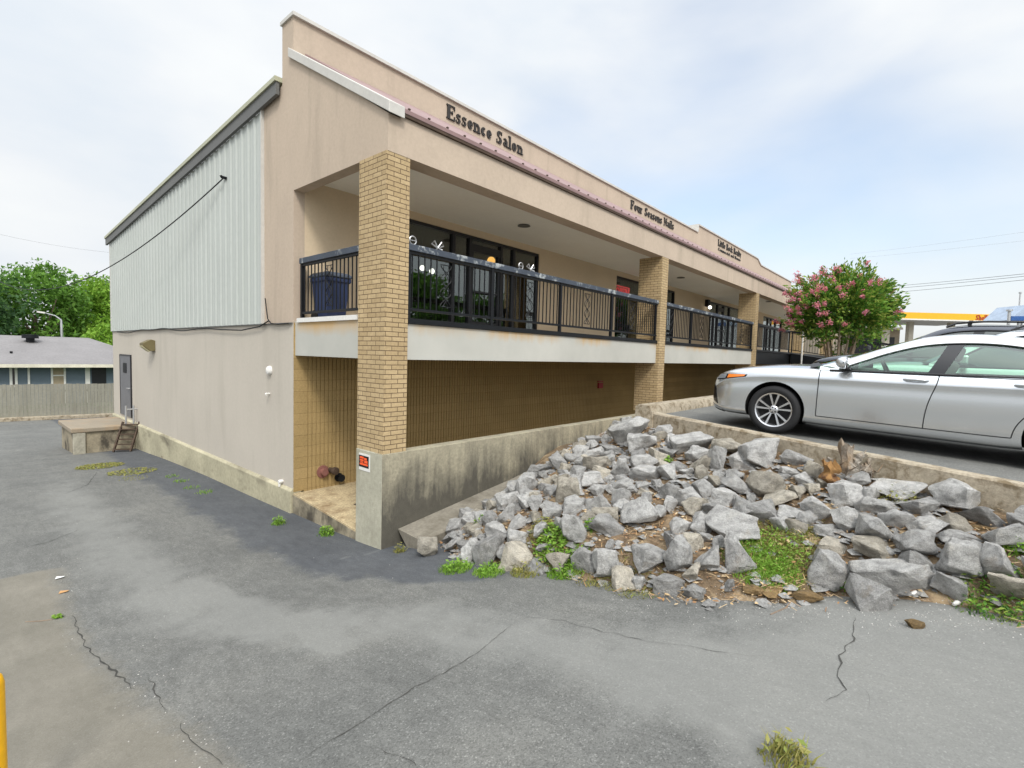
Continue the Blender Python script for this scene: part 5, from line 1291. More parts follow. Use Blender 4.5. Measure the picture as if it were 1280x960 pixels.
# crape myrtle
def myrtle():
    r_ = random.Random(5); bx, by, bz = 19.7, -5.42, zl(YF)
    g = empty('crape_myrtle', (bx, by, bz), 'rounded green tree with pink blossom and many slim stems in front of the far porch', 'tree')
    cz = 2.0; stems = MB(); lf = MB(); fl = MB(); fl.cur = 0
    for k in range(11):
        a = k/11*6.283+r_.uniform(-.2, .2); t_ = r_.uniform(.5, 1.0)
        b0 = Vector((bx+.18*math.cos(a), by+.18*math.sin(a), bz)); b2 = Vector((bx+1.35*t_*math.cos(a), by+1.35*t_*math.sin(a), cz-.1))
        m_ = b0.lerp(b2, .5)+Vector((0, 0, .15)); stems.tube([b0, m_, b2], [.055, .042, .02], 7)
        for _ in range(4):
            e = b2+Vector((r_.uniform(-.6, .6), r_.uniform(-.6, .6), r_.uniform(.5, 1.4))); stems.tube([m_.lerp(b2, .6), b2.lerp(e, .4), e], [.022, .015, .006], 5)
    stems.build('trunk', MT['bark_pale'], g, smooth=60)
    c = Vector((bx, by, cz)); tips = []
    # upright sprays of small leaves radiating from the middle
    for k in range(680):
        a = r_.uniform(0, 6.283); el = math.asin(r_.uniform(-.34, 1.0)); d = Vector((math.cos(a)*math.cos(el), math.sin(a)*math.cos(el), math.sin(el)))
        R0 = (1.98 if el > 0 else 2.0)*(.84+.34*noise.noise(d*2.2+Vector((3, 1, 4)))+.2*r_.random())
        tip = c+Vector((d.x*R0*1.02, d.y*R0*1.02, d.z*R0*(.80 if el > 0 else 1.05)))
        f0 = r_.uniform(.45, .8); st = c.lerp(tip, f0)+Vector((0, 0, -.06))
        n_ = 22
        for j in range(n_):
            f = j/n_; q = st.lerp(tip, f)+Vector((r_.gauss(0, .05), r_.gauss(0, .05), r_.gauss(0, .05)+.22*f*f))
            leaf_card(lf, q, r_.uniform(.065, .11), r_, .42, (tip-st).normalized()*.8)
        tips.append((tip+Vector((0, 0, .1)), d))
    for k in range(150):
        d = Vector((r_.gauss(0, 1), r_.gauss(0, 1), r_.gauss(0, .7))).normalized(); q0 = c+Vector((0, 0, -.15))+d*r_.uniform(.5, 1.75)
        for j in range(40): leaf_card(lf, q0+Vector((r_.gauss(0, .18), r_.gauss(0, .18), r_.gauss(0, .14))), r_.uniform(.07, .11), r_, .42)
    lf.build('crown', MT['leaf_m'], g, recalc=False)
    left = -CR
    for tip, d in tips:
        w_ = .30+.55*max(0, d.dot(left))+.35*max(0, d.z)
        if r_.random() > w_*w_*.5: continue
        up = (d+Vector((0, 0, .6))).normalized(); s = r_.uniform(.08, .15)
        for j in range(60):
            q = tip+up*r_.uniform(-.6, 1.2)*s+Vector((r_.gauss(0, 1), r_.gauss(0, 1), r_.gauss(0, .8)))*s*.42
            leaf_card(fl, q, r_.uniform(.02, .038), r_, .8)
    fl.build('blossom', MT['blossom'], g, recalc=False)
myrtle()

# ---------------------------------------------------------------- background left: dock, fence, house
zd = -2.565
dk = empty('loading_dock', (-.85, 12.0, hy(12)), 'stained concrete loading dock with a pale slab top below the grey service door', 'loading dock')
mb = MB(); mb.box(-1.56, -.06, 10.90, 13.3, hy(12)-.3, zd-.13); mb.build('base', MT['dirtyconc'], dk, bevel=.02)
mb = MB(); mb.box(-1.64, -.06, 10.83, 13.35, zd-.13, zd); mb.build('slab', mat('dock_slab', (.29, .245, .185), .95, a=.12, col2=(.3, .22, .14)), dk, bevel=.02)
mb = MB(); mb.box(-1.6, -1.3, 10.84, 10.9, hy(11)-.2, zd-.14); mb.build('corner_pier', MT['wallconc'], dk, bevel=.02)
ld = empty('metal_ladder', (-.35, 10.4, hy(10.4)), 'rusty step ladder leaning against the loading dock by the side wall', 'ladder')
a0 = Vector((-.52, 10.35, hy(10.3)+.0)); a1 = Vector((-.18, 10.80, zd+.1)); sd_ = Vector((.19, -.12, 0))
for s in (-1, 1):
    mb = MB(); mb.obox(a0+sd_*s, a1+sd_*s, .04, .07); mb.build('rail', MT['rust'], ld)
for k in range(6):
    q = a0.lerp(a1, (k+.5)/6); mb = MB(); mb.obox(q-sd_, q+sd_, .09, .025); mb.build('rung', MT['rust'], ld)
hr = empty('hand_rail', (-.15, 10.8, zd), 'grey pipe hand rail standing at the dock edge above the ladder', 'hand rail')
for x in (-.30, -.10):
    mb = MB(); mb.tube([(x, 10.88, zd), (x, 10.88, zd+.62)], .028); mb.build('post', MT['galv'], hr, smooth=40)
mb = MB(); mb.tube([(-.30, 10.88, zd+.50), (-.1, 10.88, zd+.50), (-.0, 10.88, zd+.50)], .022); mb.build('bar', MT['galv'], hr, smooth=40)
# fence on a low kerb
f0 = Vector((-26, 29.2)); f1 = Vector((14, 22.3)); fd = (f1-f0).normalized(); fn = Vector((-fd.y, fd.x))
fw = mat('weathered_fence_boards', (.25, .24, .195), .9, a=.12, scale=.8, fine=12, bump=.3, bscale=30, stretch=(3, 3, .4), col2=(.19, .18, .14), s2=2, lo=.5, hi=.7)
mb = MB(); Lf = (f1-f0).length; k = 0; s = 0; r_ = random.Random(9)
while s < Lf:
    a = f0+fd*(s+.004); b = f0+fd*(s+.136); o_ = fn*r_.uniform(-.006, .006); zt_ = -2.06+r_.uniform(-.015, .015)
    q = [a+o_, b+o_, b+o_+fn*.02, a+o_+fn*.02]; mb.prism([(p_.x, p_.y) for p_ in q], 'z', -3.64, zt_); s += .14
fe = mb.build('wooden_fence', fw, None, loc=(-3, 25.4, -3.64)); tag(fe, 'long weathered grey wooden fence behind the driveway', 'fence')
mb = MB()
for z in (-3.3, -2.4): mb.obox((f0.x+fn.x*.05, f0.y+fn.y*.05, z), (f1.x+fn.x*.05, f1.y+fn.y*.05, z), .04, .09)
mb.build('rail', fw, fe)
mb = MB(); mb.obox((f0.x-fn.x*.1, f0.y-fn.y*.1, -3.82), (f1.x-fn.x*.1, f1.y-fn.y*.1, -3.82), .35, .36)
tag(mb.build('fence_kerb', MT['kerb'], bevel=.03), kind='structure')
mb = MB(); mb.add([(-60, 26, -3.85), (30, 24, -3.85), (30, 90, -3.9), (-60, 90, -3.9)], [(0, 1, 2, 3)]); tag(mb.build('lawn', mat('lawn', (.06, .11, .03), 1)), kind='structure')
# grey roofed house
HS = empty('house', (-5, 37, -3.9), 'low house with a grey shingle roof and blue walls behind the fence', 'house')
bluew = mat('blue_siding', (.13, .165, .20), .8, a=.06, bump=.1)
y0 = 33.6; hx1 = 6.0
mb = MB(); mb.box(-24, hx1, y0, 44, -3.9, -1.45); mb.build('wall', bluew, HS)
sh = mat('grey_shingles', (.22, .21, .21), .95, a=.10, scale=.6, fine=9, fa=.1, bump=.3, bscale=14, bdist=.02)
mb = MB(); e = .75; ez = -1.36; rz_ = .42
P_ = [(-25, y0-e, ez), (hx1+e, y0-e, ez), (hx1+e, 44+e, ez), (-25, 44+e, ez), (-25, 38.8, rz_), (3.0, 38.8, rz_)]
mb.add(P_, [(0, 1, 5, 4), (1, 2, 5), (2, 3, 4, 5), (0, 4, 3), (3, 2, 1, 0)]); mb.build('roof', sh, HS)
mb = MB(); mb.box(-25, hx1+e+.02, y0-e-.04, y0-e, ez-.17, ez+.03); mb.box(hx1+e, hx1+e+.04, y0-e, 44, ez-.17, ez+.03); mb.build('eave_board', mat('cream_paint', (.66, .62, .5), .6), HS)
for px in (83/4.8*1+18.8, 66.5, 81):
    pass
for px in (36, 65, 81, 109.5):
    p = at(px, 470, 'y', y0-.03); mb = MB(); wd = .12 if px == 109.5 else .05; mb.box(p.x-wd, p.x+wd, y0-.06, y0-.002, -3.9, ez-.15); mb.build('post', MT['white'], HS)
a = at(66, 470, 'y', y0-.01).x; b = at(80, 470, 'y', y0-.01).x; mb = MB(); mb.box(a, b, y0-.03, y0-.002, -3.9, ez-.15); mb.build('beige_panel', mat('beige_panel', (.36, .29, .2), .8), HS)
mb = MB(); mb.box(a, b, y0-.05, y0-.031, -2.1, -2.02); mb.build('trim', MT['white'], HS)
a = at(11.5, 460, 'y', y0-.01); b = at(22, 474, 'y', y0-.01); mb = MB(); mb.box(a.x, b.x, y0-.04, y0-.002, -2.75, -1.55); wf = mb.build('window', MT['white'], HS)
mb = MB(); mb.box(a.x+.12, b.x-.12, y0-.05, y0-.041, -2.62, -1.6); mb.build('pane', plain('dull_window', (.07, .06, .065), .2), wf)
mb = MB(); p = at(128, 470, 'y', y0-.02); mb.box(p.x-.55, p.x+.2, y0-.02, y0-.002, -3.9, ez-.15); mb.build('dark_opening', MT['bronze'], HS)
p = at(38, 428, 'y', 37.4); mb = MB(); mb.lathe([(0, .0), (0, .22), (.25, .22), (.25, .42), (.5, .42), (.52, 0)], (p.x, 37.4, .0), (0, 0, 1), 14); mb.build('roof_vent', MT['black'], HS, smooth=40)
p = at(14, 440, 'y', 35); mb = MB(); mb.lathe([(0, .07), (.35, .07), (.36, 0)], (p.x, 35, -.95), (0, 0, 1), 10); mb.build('vent_pipe', MT['black'], HS, smooth=40)
H2 = empty('house', (6, 47, -3.9), 'second house whose pale roof slope shows beside the white building', 'house')
mb = MB(); mb.box(3.2, 16, 44.6, 54, -3.9, -.9); mb.build('wall', bluew, H2)
mb = MB(); mb.add([(2.6, 44, -.9), (17, 44, -.9), (17, 55, -.9), (2.6, 55, -.9), (7.5, 49, .9), (12, 49, .9)], [(0, 1, 5, 4), (1, 2, 5), (2, 3, 4, 5), (3, 0, 4), (3, 2, 1, 0)]); mb.build('roof', mat('pale_shingles', (.45, .44, .42), .95), H2)
# bent pole with an arm among the trees
p = at(77, 420, 'y', 45); lp = empty('street_lamp', (p.x, 45, -3.9), 'pale pole with a bent arm standing in front of the trees on the left', 'street lamp')
mb = MB(); q = at(74, 395, 'y', 45); mb.tube([(p.x+.1, 45, -3.9), (p.x, 45, 1.0), (q.x+.1, 45, q.z-.3), (q.x-.25, 45, q.z), (q.x-.9, 45, q.z+.2)], [.10, .09, .07, .05, .03], 8); mb.build('pole', MT['darktrim'] if False else MT['galv'], lp, smooth=60)
mb = MB(); mb.obox((q.x-.85, 45, q.z+.18), (q.x-1.3, 45, q.z+.24), .2, .12); mb.build('lamp_head', MT['white'], lp)
# wires on the left
for k, (pa_, pb_) in enumerate((((0, 293, 70), (143, 316, 80)),)):
    mb = MB(); mb.tube(sag(dep(*pa_), dep(*pb_), .3), .012, 5); base_tag(mb, 'power_line', MT['darktrim'], 'faint thin power line crossing the sky left of the building', 'power line', smooth=60)

# ---------------------------------------------------------------- background right: filling station, wires
def wire(a, b, s, label):
    mb = MB(); mb.tube(sag(a, b, s, 30), .016, 5); base_tag(mb, 'power_line', MT['darktrim'], label, 'power line', 'power lines over the car park', smooth=60)
for (ya, yb, lab) in ((353, 338.5, 'topmost of the three dark power lines right of the flowering tree'), (356, 341.5, 'middle one of the three dark power lines right of the flowering tree'), (361, 346, 'lowest of the three dark power lines right of the flowering tree')):
    a = dep(1050, ya+8.5, 60); b = dep(1290, yb-1, 34); d_ = b-a; wire(a-d_*.2, b+d_*.5, .25, lab)
for (ya, yb, lab) in ((314, 288, 'faint high power line, upper one of the pair against the cloud'), (320, 299, 'faint high power line, lower one of the pair against the cloud')):
    a = dep(1090, ya, 95); b = dep(1290, yb-1, 70); d_ = b-a
    mb = MB(); mb.tube(sag(a-d_*.2, b+d_*.4, .25, 30), .012, 5); base_tag(mb, 'power_line', MT['galv'], lab, 'power line', 'power lines over the car park', smooth=60)
gs = empty('filling_station_canopy', (76, -8, -.8), 'yellow edged filling station canopy on pale columns beyond the parked cars', 'canopy')
pl = at(1121, 397, 'x', 76); L0 = dep(1112, 394, 62); L1 = dep(1240, 394, 62); zt1 = (dep(1180, 391.5, 62)).z; zb1 = dep(1180, 401, 62).z
dv = Vector((L1.x-L0.x, L1.y-L0.y, 0)).normalized(); nv = Vector((-dv.y, dv.x, 0)); nv = nv if nv.dot(CF) > 0 else -nv
def Q(s, d_, z): return Vector((L0.x, L0.y, 0))+dv*s+nv*d_+Vector((0, 0, z))
Wd = (Vector((L1.x-L0.x, L1.y-L0.y, 0))).length
def slab(mb, s0, s1, d0, d1, z0, z1):
    vs = [Q(s, d_, z) for z in (z0, z1) for s, d_ in ((s0, d0), (s1, d0), (s1, d1), (s0, d1))]
    mb.add(vs, [(0, 3, 2, 1), (4, 5, 6, 7), (0, 1, 5, 4), (1, 2, 6, 5), (2, 3, 7, 6), (3, 0, 4, 7)])
mb = MB(); slab(mb, 0, Wd, 0, 8, zb1+.16, zt1); mb.build('fascia', mat('yellow_fascia', (.80, .42, .02), .5, a=.04, bump=0), gs)
mb = MB(); slab(mb, -.05, Wd+.05, -.05, 8.05, zb1, zb1+.155); mb.build('soffit', MT['white'], gs)
for s in (.14, .38, .80):
    mb = MB(); slab(mb, Wd*s-.3, Wd*s+.3, 2.5, 3.1, -1.0, zb1); mb.build('column', mat('cream_column', (.55, .5, .4), .8), gs)
mb = MB(); lettering(mb, 'Shell', 0, 0, .62, 1.0, 0, .03, 1.2)
mb.v = [tuple(Q(Wd*.84+x, y-.02, zb1+.22+z)) for x, y, z in mb.v]; mb.build('lettering', plain('red_letters', (.35, .03, .015), .5), gs)
hs = empty('filling_station', (78, 0, -.8), 'beige filling station shop under the yellow canopy beside the flowering tree', 'building')
mb = MB(); slab(mb, -3, Wd*.66, 9, 16, -1.0, 5.1); mb.build('wall', mat('station_wall', (.42, .35, .26), .8), hs)
mb = MB(); slab(mb, 1, Wd*.6, 8.9, 8.99, 1.6, 4.0); mb.build('window', MT['bronze'], hs)
mb = MB(); slab(mb, -3.2, Wd*.68, 8.8, 16.2, 5.1, 5.4); mb.build('roof', MT['white'], hs)
# blue gabled kiosk at the right edge
ks = empty('blue_kiosk', tuple(dep(1276, 440, 48)), 'blue gabled canopy on thin posts at the right edge of the photo', 'kiosk')
def KQ(px, py, D): return dep(px, py, D)
mb = MB()
a, b, c_ = KQ(1263, 400, 48), KQ(1300, 400, 48), KQ(1284, 381, 48); off = Vector((CF.x, CF.y, 0))*3
mb.add([a, b, c_, a+off, b+off, c_+off], [(0, 1, 2), (5, 4, 3), (0, 3, 4, 1), (1, 4, 5, 2), (2, 5, 3, 0)]); mb.build('roof', mat('pale_blue_roof', (.35, .42, .52), .5, bump=0), ks)
mb = MB(); mb.obox(KQ(1263, 398, 47.9), KQ(1300, 398, 47.9), .15, .42); mb.build('fascia', mat('blue_fascia', (.03, .10, .30), .5, bump=0), ks)
for px in (1273.5, 1277.5, 1292):
    a = KQ(px, 400, 48.3); mb = MB(); mb.tube([a, (a.x, a.y, -1.0)], .09, 8); mb.build('post', MT['galv'], ks, smooth=40)
for (px, py, D, r0, lab) in ((1262, 387, 47, .12, 'short grey post at the left end of the blue kiosk'), (1275.5, 365, 50, .06, 'thin grey mast above the blue kiosk')):
    a = dep(px, py, D); mb = MB(); mb.tube([(a.x, a.y, -1.0), (a.x, a.y, a.z)], r0, 8); mb.tube([(a.x, a.y, a.z-.15), (a.x, a.y, a.z)], r0*2, 8); base_tag(mb, 'mast', MT['galv'], lab, 'mast', smooth=40)
# white figure-like hydrant and low sign by the tree
a = dep(1107, 430, 30); mb = MB()
mb.lathe([(0, .0), (0, .28), (.9, .26), (1.0, .34), (1.1, .2), (1.45, .16), (1.6, .0)], (a.x, a.y, -.95+.6), (0, 0, 1), 12); base_tag(mb, 'white_urn', MT['white'], 'white urn shaped ornament beside the flowering tree', 'ornament', smooth=50)
a = dep(1112, 436, 33); b = dep(1126, 436, 33); mb = MB(); mb.obox((a.x, a.y, .55), (b.x, b.y, .55), .3, .9); mb.obox((a.x, a.y, -.2), (b.x, b.y, -.2), .25, .6)
ob = base_tag(mb, 'low_sign', MT['white'], 'low white board with a red band beside the flowering tree', 'sign')
mb = MB(); nvv = (CAM-a); nvv.z = 0; nvv.normalize(); mb.obox((a.x+nvv.x*.17, a.y+nvv.y*.17, .80), (b.x+nvv.x*.17, b.y+nvv.y*.17, .80), .02, .22); mb.build('band', plain('red_band', (.5, .04, .05), .5), ob)
# ---------------------------------------------------------------- cars
def paint(name, c, metal=.8, rough=.24):
    t = NT(name)
    fl = t.n('ShaderNodeTexNoise'); fl.inputs['Scale'].default_value = 900; fl.inputs['Detail'].default_value = 1
    t.l(t.coords('Object'), fl.inputs['Vector'])
    col = t.ramp(fl.outputs['Fac'], [(.3, mul(c, .93)), (.7, mul(c, 1.05))])
    b = t.bsdf(col, rough, metal, .5); b.inputs['Coat Weight'].default_value = 1; b.inputs['Coat Roughness'].default_value = .04
    return t.m
MT['silver'] = paint('silver_metallic_paint', (.62, .64, .66))
MT['darkpaint'] = paint('dark_metallic_paint', (.045, .05, .065))
MT['chrome'] = plain('chrome', (.75, .75, .76), .12, 1)
MT['machined'] = plain('machined_alloy', (.62, .62, .64), .25, .9)
MT['gloss'] = plain('gloss_black', (.012, .012, .014), .15)
MT['satin'] = plain('satin_black', (.02, .02, .022), .5)
MT['under'] = plain('underbody', (.012, .012, .012), .9)
MT['seat'] = mat('seat_fabric', (.16, .155, .15), .9, bump=.1)
MT['cabin'] = plain('cabin_trim', (.07, .07, .07), .8)
MT['amber'] = plain('amber_lens', (.75, .20, .03), .15)
MT['lens'] = plain('clear_lens', (.45, .47, .5), .08, .6)
MT['seam'] = plain('panel_gap', (.01, .01, .01), .9)

# longitudinal tables, s = metres behind the front axle
SED = dict(
 st=[-.97, -.945, -.89, -.78, -.60, -.42, -.2, 0, .2, .40, .47, .80, 1.10, 1.36, 1.62, 1.88, 2.14, 2.36, 2.6, 2.82, 3.04, 3.26, 3.5, 3.72, 3.86, 3.91],
 w=[(-.97, .42), (-.945, .60), (-.89, .72), (-.78, .82), (-.60, .885), (-.42, .91), (0, .92), (1.5, .92), (2.8, .92), (3.3, .895), (3.6, .85), (3.80, .76), (3.86, .66), (3.91, .5)],
 zb=[(-.97, .33), (-.945, .28), (-.89, .235), (-.78, .205), (-.6, .20), (0, .20), (.5, .185), (2.3, .185), (2.82, .21), (3.4, .24), (3.8, .30), (3.91, .40)],
 zbelt=[(-.97, .52), (-.945, .60), (-.89, .69), (-.78, .795), (-.60, .845), (-.42, .88), (0, .92), (.42, .93), (.8, .945), (1.6, .965), (2.3, .985), (2.9, 1.01), (3.4, 1.035), (3.7, 1.035), (3.86, .98), (3.91, .80)],
 zc=[(-.97, .54), (-.945, .62), (-.89, .715), (-.78, .835), (-.60, .895), (-.42, .93), (0, .985), (.42, 1.00), (.7, 1.02)],
 zt=[(2.9, 1.06), (3.4, 1.085), (3.7, 1.08), (3.86, 1.03), (3.91, .85)],
 crease=[(-.97, .45), (-.78, .66), (-.3, .78), (.5, .815), (1.6, .84), (2.5, .875), (3.4, .90), (3.91, .70)],
 roof=[(.50, .985), (.80, 1.10), (1.15, 1.255), (1.5, 1.385), (1.85, 1.44), (2.2, 1.44), (2.6, 1.38), (2.95, 1.255), (3.25, 1.14), (3.5, 1.07)],
 wr=[(.50, .80), (.80, .745), (1.15, .665), (1.5, .60), (1.85, .575), (2.2, .57), (2.6, .58), (2.95, .62), (3.25, .67), (3.5, .72)],
 dlo=[(.72, .965), (.95, 1.075), (1.25, 1.21), (1.55, 1.305), (1.85, 1.345), (2.2, 1.345), (2.55, 1.29), (2.85, 1.185), (3.08, 1.06)],
 wd=[(.72, .862), (.95, .81), (1.25, .74), (1.55, .685), (1.85, .655), (2.2, .65), (2.55, .67), (2.85, .72), (3.08, .79)],
 wseg=(1.50, 2.62), bp=(1.60, 1.66, .15), wheel=(.335, .24))
SUV = dict(SED)
SUV.update(roof=[(.45, 1.12), (.70, 1.28), (1.0, 1.49), (1.3, 1.64), (1.7, 1.71), (2.2, 1.72), (2.8, 1.70), (3.3, 1.64), (3.6, 1.45), (3.82, 1.16)],
 wr=[(.45, .80), (.70, .755), (1.0, .70), (1.3, .655), (1.7, .63), (2.2, .63), (2.8, .63), (3.3, .64), (3.6, .68), (3.82, .74)],
 dlo=[(.65, 1.14), (.85, 1.27), (1.1, 1.44), (1.35, 1.56), (1.7, 1.62), (2.2, 1.63), (2.8, 1.61), (3.2, 1.55), (3.5, 1.18)],
 wd=[(.65, .86), (.85, .82), (1.1, .76), (1.35, .72), (1.7, .70), (2.2, .70), (2.8, .70), (3.2, .72), (3.5, .84)],
 zs=1.16, wseg=(1.2, 3.2), wheel=(.36, .25))

def make_car(T, pm, name, label, detail=True):
    g = empty(name, (0, 0, 0), label, 'car')
    zs = T.get('zs', 1.0)
    st = T['st']; N = len(st)
    # ---- body cage: left and right halves from bottom centre over the side to the top centre
    def section(s):
        w = cat(T['w'], s); zb = lin(T['zb'], s)*(1 if zs == 1 else 1.1); zbt = cat(T['zbelt'], s)*zs; cr = min(cat(T['crease'], s)*zs, zbt-.05)
        pts = [(0, zb), (w*.80, zb), (w*.955, zb+.03), (w*.965, zb+.12), (w*.985, zb+(cr-zb)*.45), (w*.998, zb+(cr-zb)*.72), (w*.985, cr-.05), (w*1.006, cr-.004), (w*.985, cr+.035), (w*.952, zbt-.015)]
        cab0, cab1 = .55, 2.98
        if s <= cab0:
            zc = cat(T['zc'], s)*zs; pts += [(w*.90, zbt+.012), (w*.72, zbt+(zc-zbt)*.62), (w*.35, zc-.006), (0, zc)]
        elif s >= cab1:
            zt = cat(T['zt'], s)*zs; pts += [(w*.90, zbt+.012), (w*.74, zbt+(zt-zbt)*.7), (w*.4, zt), (0, zt)]
        else:
            pts += [(w*.915, zbt), (w*.84, zbt-.03), (w*.80, zbt-.30*zs), (0, zbt-.34*zs)]
        return pts
    P = [section(s) for s in st]; K = len(P[0])
    def shift(s, z):                                  # lean of the cut between the doors
        return .115*sm(.50, .97, z/zs)*math.exp(-((s-1.62)/.28)**2)+(.34*sm(.42, .86, z/zs)*math.exp(-((s-2.36)/.28)**2) if detail else 0)
    me = bpy.data.meshes.new('body'); vs = []; idx = {}
    for i, s in enumerate(st):
        for k, (x, z) in enumerate(P[i]):
            y = -(s+shift(s, z))
            if k == 0 or k == K-1: idx[i, k, 0] = idx[i, k, 1] = len(vs); vs.append((0, y, z))
            else:
                for sd in (0, 1): idx[i, k, sd] = len(vs); vs.append((-x if sd == 0 else x, y, z))
    fs = []; mi = []
    def cls(i, k):
        s0 = st[i]
        if k == 0: return 1
        if .55 < s0+.01 < 2.98 and k >= 10: return 2
        if detail and 3 <= k <= 9:
            if .47-1e-6 <= s0 < 1.62-1e-6: return 3
            if 1.62-1e-6 <= s0 < 2.36-1e-6: return 4
        return 0
    for i in range(N-1):
        for k in range(K-1):
            for sd in (0, 1):
                q = [idx[i, k, sd], idx[i, k+1, sd], idx[i+1, k+1, sd], idx[i+1, k, sd]]
                q2 = []
                for a in q:
                    if a not in q2: q2.append(a)
                fs.append(q2 if sd == 0 else q2[::-1]); mi.append(cls(i, k))
    for i in (0, N-1):
        lp = [idx[i, k, 0] for k in range(K)]+[idx[i, k, 1] for k in range(K-2, 0, -1)]
        fs.append(lp if i == 0 else lp[::-1]); mi.append(0)
    me.from_pydata(vs, [], fs)
    for m_ in (pm, MT['under'], MT['cabin'], pm, pm): me.materials.append(m_)
    me.polygons.foreach_set('material_index', mi)
    bm = bmesh.new(); bm.from_mesh(me); bmesh.ops.recalc_face_normals(bm, faces=bm.faces)
    cl = bm.edges.layers.float.new('crease_edge')
    for e_ in bm.edges:
        a, b = e_.verts
        if len(e_.link_faces) == 2 and {f.material_index for f in e_.link_faces} & {1, 2} and e_.link_faces[0].material_index != e_.link_faces[1].material_index: e_[cl] = .6
    bm.to_mesh(me); bm.free()
    tmp = bpy.data.objects.new('tmp', me); COL.objects.link(tmp)
    sb = tmp.modifiers.new('s', 'SUBSURF'); sb.levels = 2; sb.render_levels = 2
    rw_, tw_ = T['wheel']; wz = rw_
    cut = MB()
    for sy in (0, -2.825):
        for sd in (-1, 1):
            n_ = 40; c_ = (sd*.78, sy-.0, wz+.015)
            cut.lathe([(-.30, .0), (-.30, rw_+.045), (.30, rw_+.045), (.30, 0)], c_, (1, 0, 0), n_)
    cut.mi = [1]*len(cut.f)
    cm = bpy.data.meshes.new('cut'); cm.from_pydata(cut.v, [], cut.f)
    b2 = bmesh.new(); b2.from_mesh(cm); bmesh.ops.remove_doubles(b2, verts=b2.verts, dist=1e-5); bmesh.ops.recalc_face_normals(b2, faces=b2.faces); b2.to_mesh(cm); b2.free()
    for m_ in (pm, MT['under'], MT['cabin'], pm, pm): cm.materials.append(m_)
    cm.polygons.foreach_set('material_index', [1]*len(cm.polygons))
    co = bpy.data.objects.new('cut', cm); COL.objects.link(co)
    bo = tmp.modifiers.new('b', 'BOOLEAN'); bo.operation = 'DIFFERENCE'; bo.object = co; bo.solver = 'EXACT'
    dg = bpy.context.evaluated_depsgraph_get(); ev = bpy.data.meshes.new_from_object(tmp.evaluated_get(dg))
    bpy.data.objects.remove(tmp); bpy.data.objects.remove(co)
    V = [v.co.copy() for v in ev.vertices]; pol = [(list(p.vertices), p.material_index) for p in ev.polygons]
    bvh = BVHTree.FromPolygons(V, [p[0] for p in pol])
    vn = [v.normal.copy() for v in ev.vertices]
    def sub(sel, nm, mats, parent, side=None):
        mp_ = {}; vv = []; ff = []; mm = []
        for p_, m_ in pol:
            if m_ not in sel: continue
            if side and sum(V[a].x for a in p_)*side < 0: continue
            for a in p_:
                if a not in mp_: mp_[a] = len(vv); vv.append(V[a])
            ff.append([mp_[a] for a in p_]); mm.append(sel.index(m_))
        m2 = bpy.data.meshes.new(nm); m2.from_pydata(vv, [], ff)
        for x in mats: m2.materials.append(x)
        m2.polygons.foreach_set('material_index', mm); m2.polygons.foreach_set('use_smooth', [True]*len(ff)); m2.set_sharp_from_angle(angle=R(38))
        o = bpy.data.objects.new(nm, m2); COL.objects.link(o); o.parent = parent; box_uv(m2); return o
    sub([0, 1, 2], 'body', [pm, MT['under'], MT['cabin']], g)
    if detail:
        edges = {}
        for fi, (p_, m_) in enumerate(pol):
            for a, b in zip(p_, p_[1:]+p_[:1]): edges.setdefault((min(a, b), max(a, b)), []).append(m_)
        for sd in (-1, 1):
            for m_ in (3, 4):
                d = sub([m_], 'door', [pm], g, sd); d['label'] = 'silver front door' if m_ == 3 else 'silver rear door'
                mb = MB()
                for (a, b), ms in edges.items():
                    if m_ in ms and len(ms) == 2 and ms[0] != ms[1] and (V[a].x*sd > 0) and not (set(ms) == {3, 4} and m_ == 4):
                        na = vn[a]*.0012; nb = vn[b]*.0012; e_ = (V[b]-V[a])
                        if e_.length < 1e-5: continue
                        e_.normalize(); t_ = e_.cross(vn[a]).normalized()*.0055
                        mb.add([V[a]+na-t_, V[b]+nb-t_, V[b]+nb+t_, V[a]+na+t_], [(0, 1, 2, 3)])
                mb.build('door_seam', MT['seam'], d, recalc=False)
                # handle: spoon recess, bar and key cap
                s_ = 1.51 if m_ == 3 else 2.46; z_ = .885*zs if m_ == 3 else .905
                hit = bvh.ray_cast(Vector((sd*2, -s_, z_)), Vector((-sd, 0, 0)))[0]
                if hit:
                    x_ = hit.x; h_ = MB(); pth = [(x_+sd*.004, -s_+.12, z_), (x_+sd*.03, -s_+.08, z_+.003), (x_+sd*.038, -s_, z_+.006), (x_+sd*.032, -s_-.08, z_+.005), (x_+sd*.004, -s_-.115, z_+.002)]
                    h_.tube(pth, [.010, .017, .019, .017, .010], 10); h_.build('handle', pm, d, smooth=60)
    # ---- greenhouse
    ra, rb = T['roof'][0][0], T['roof'][-1][0]; da, db = T['dlo'][0][0], T['dlo'][-1][0]
    def RO(s, sd): return Vector((sd*cat(T['wr'], s), -s, cat(T['roof'], s)))
    def DL(s, sd): return Vector((sd*cat(T['wd'], s), -s, cat(T['dlo'], s)))
    def BE(s, sd):
        w = cat(T['w'], s); return Vector((sd*w*.935, -s, cat(T['zbelt'], s)*zs-.005))
    def lerp_s(a, b, f): return a+(b-a)*f
    NS = 44
    fr = MB()
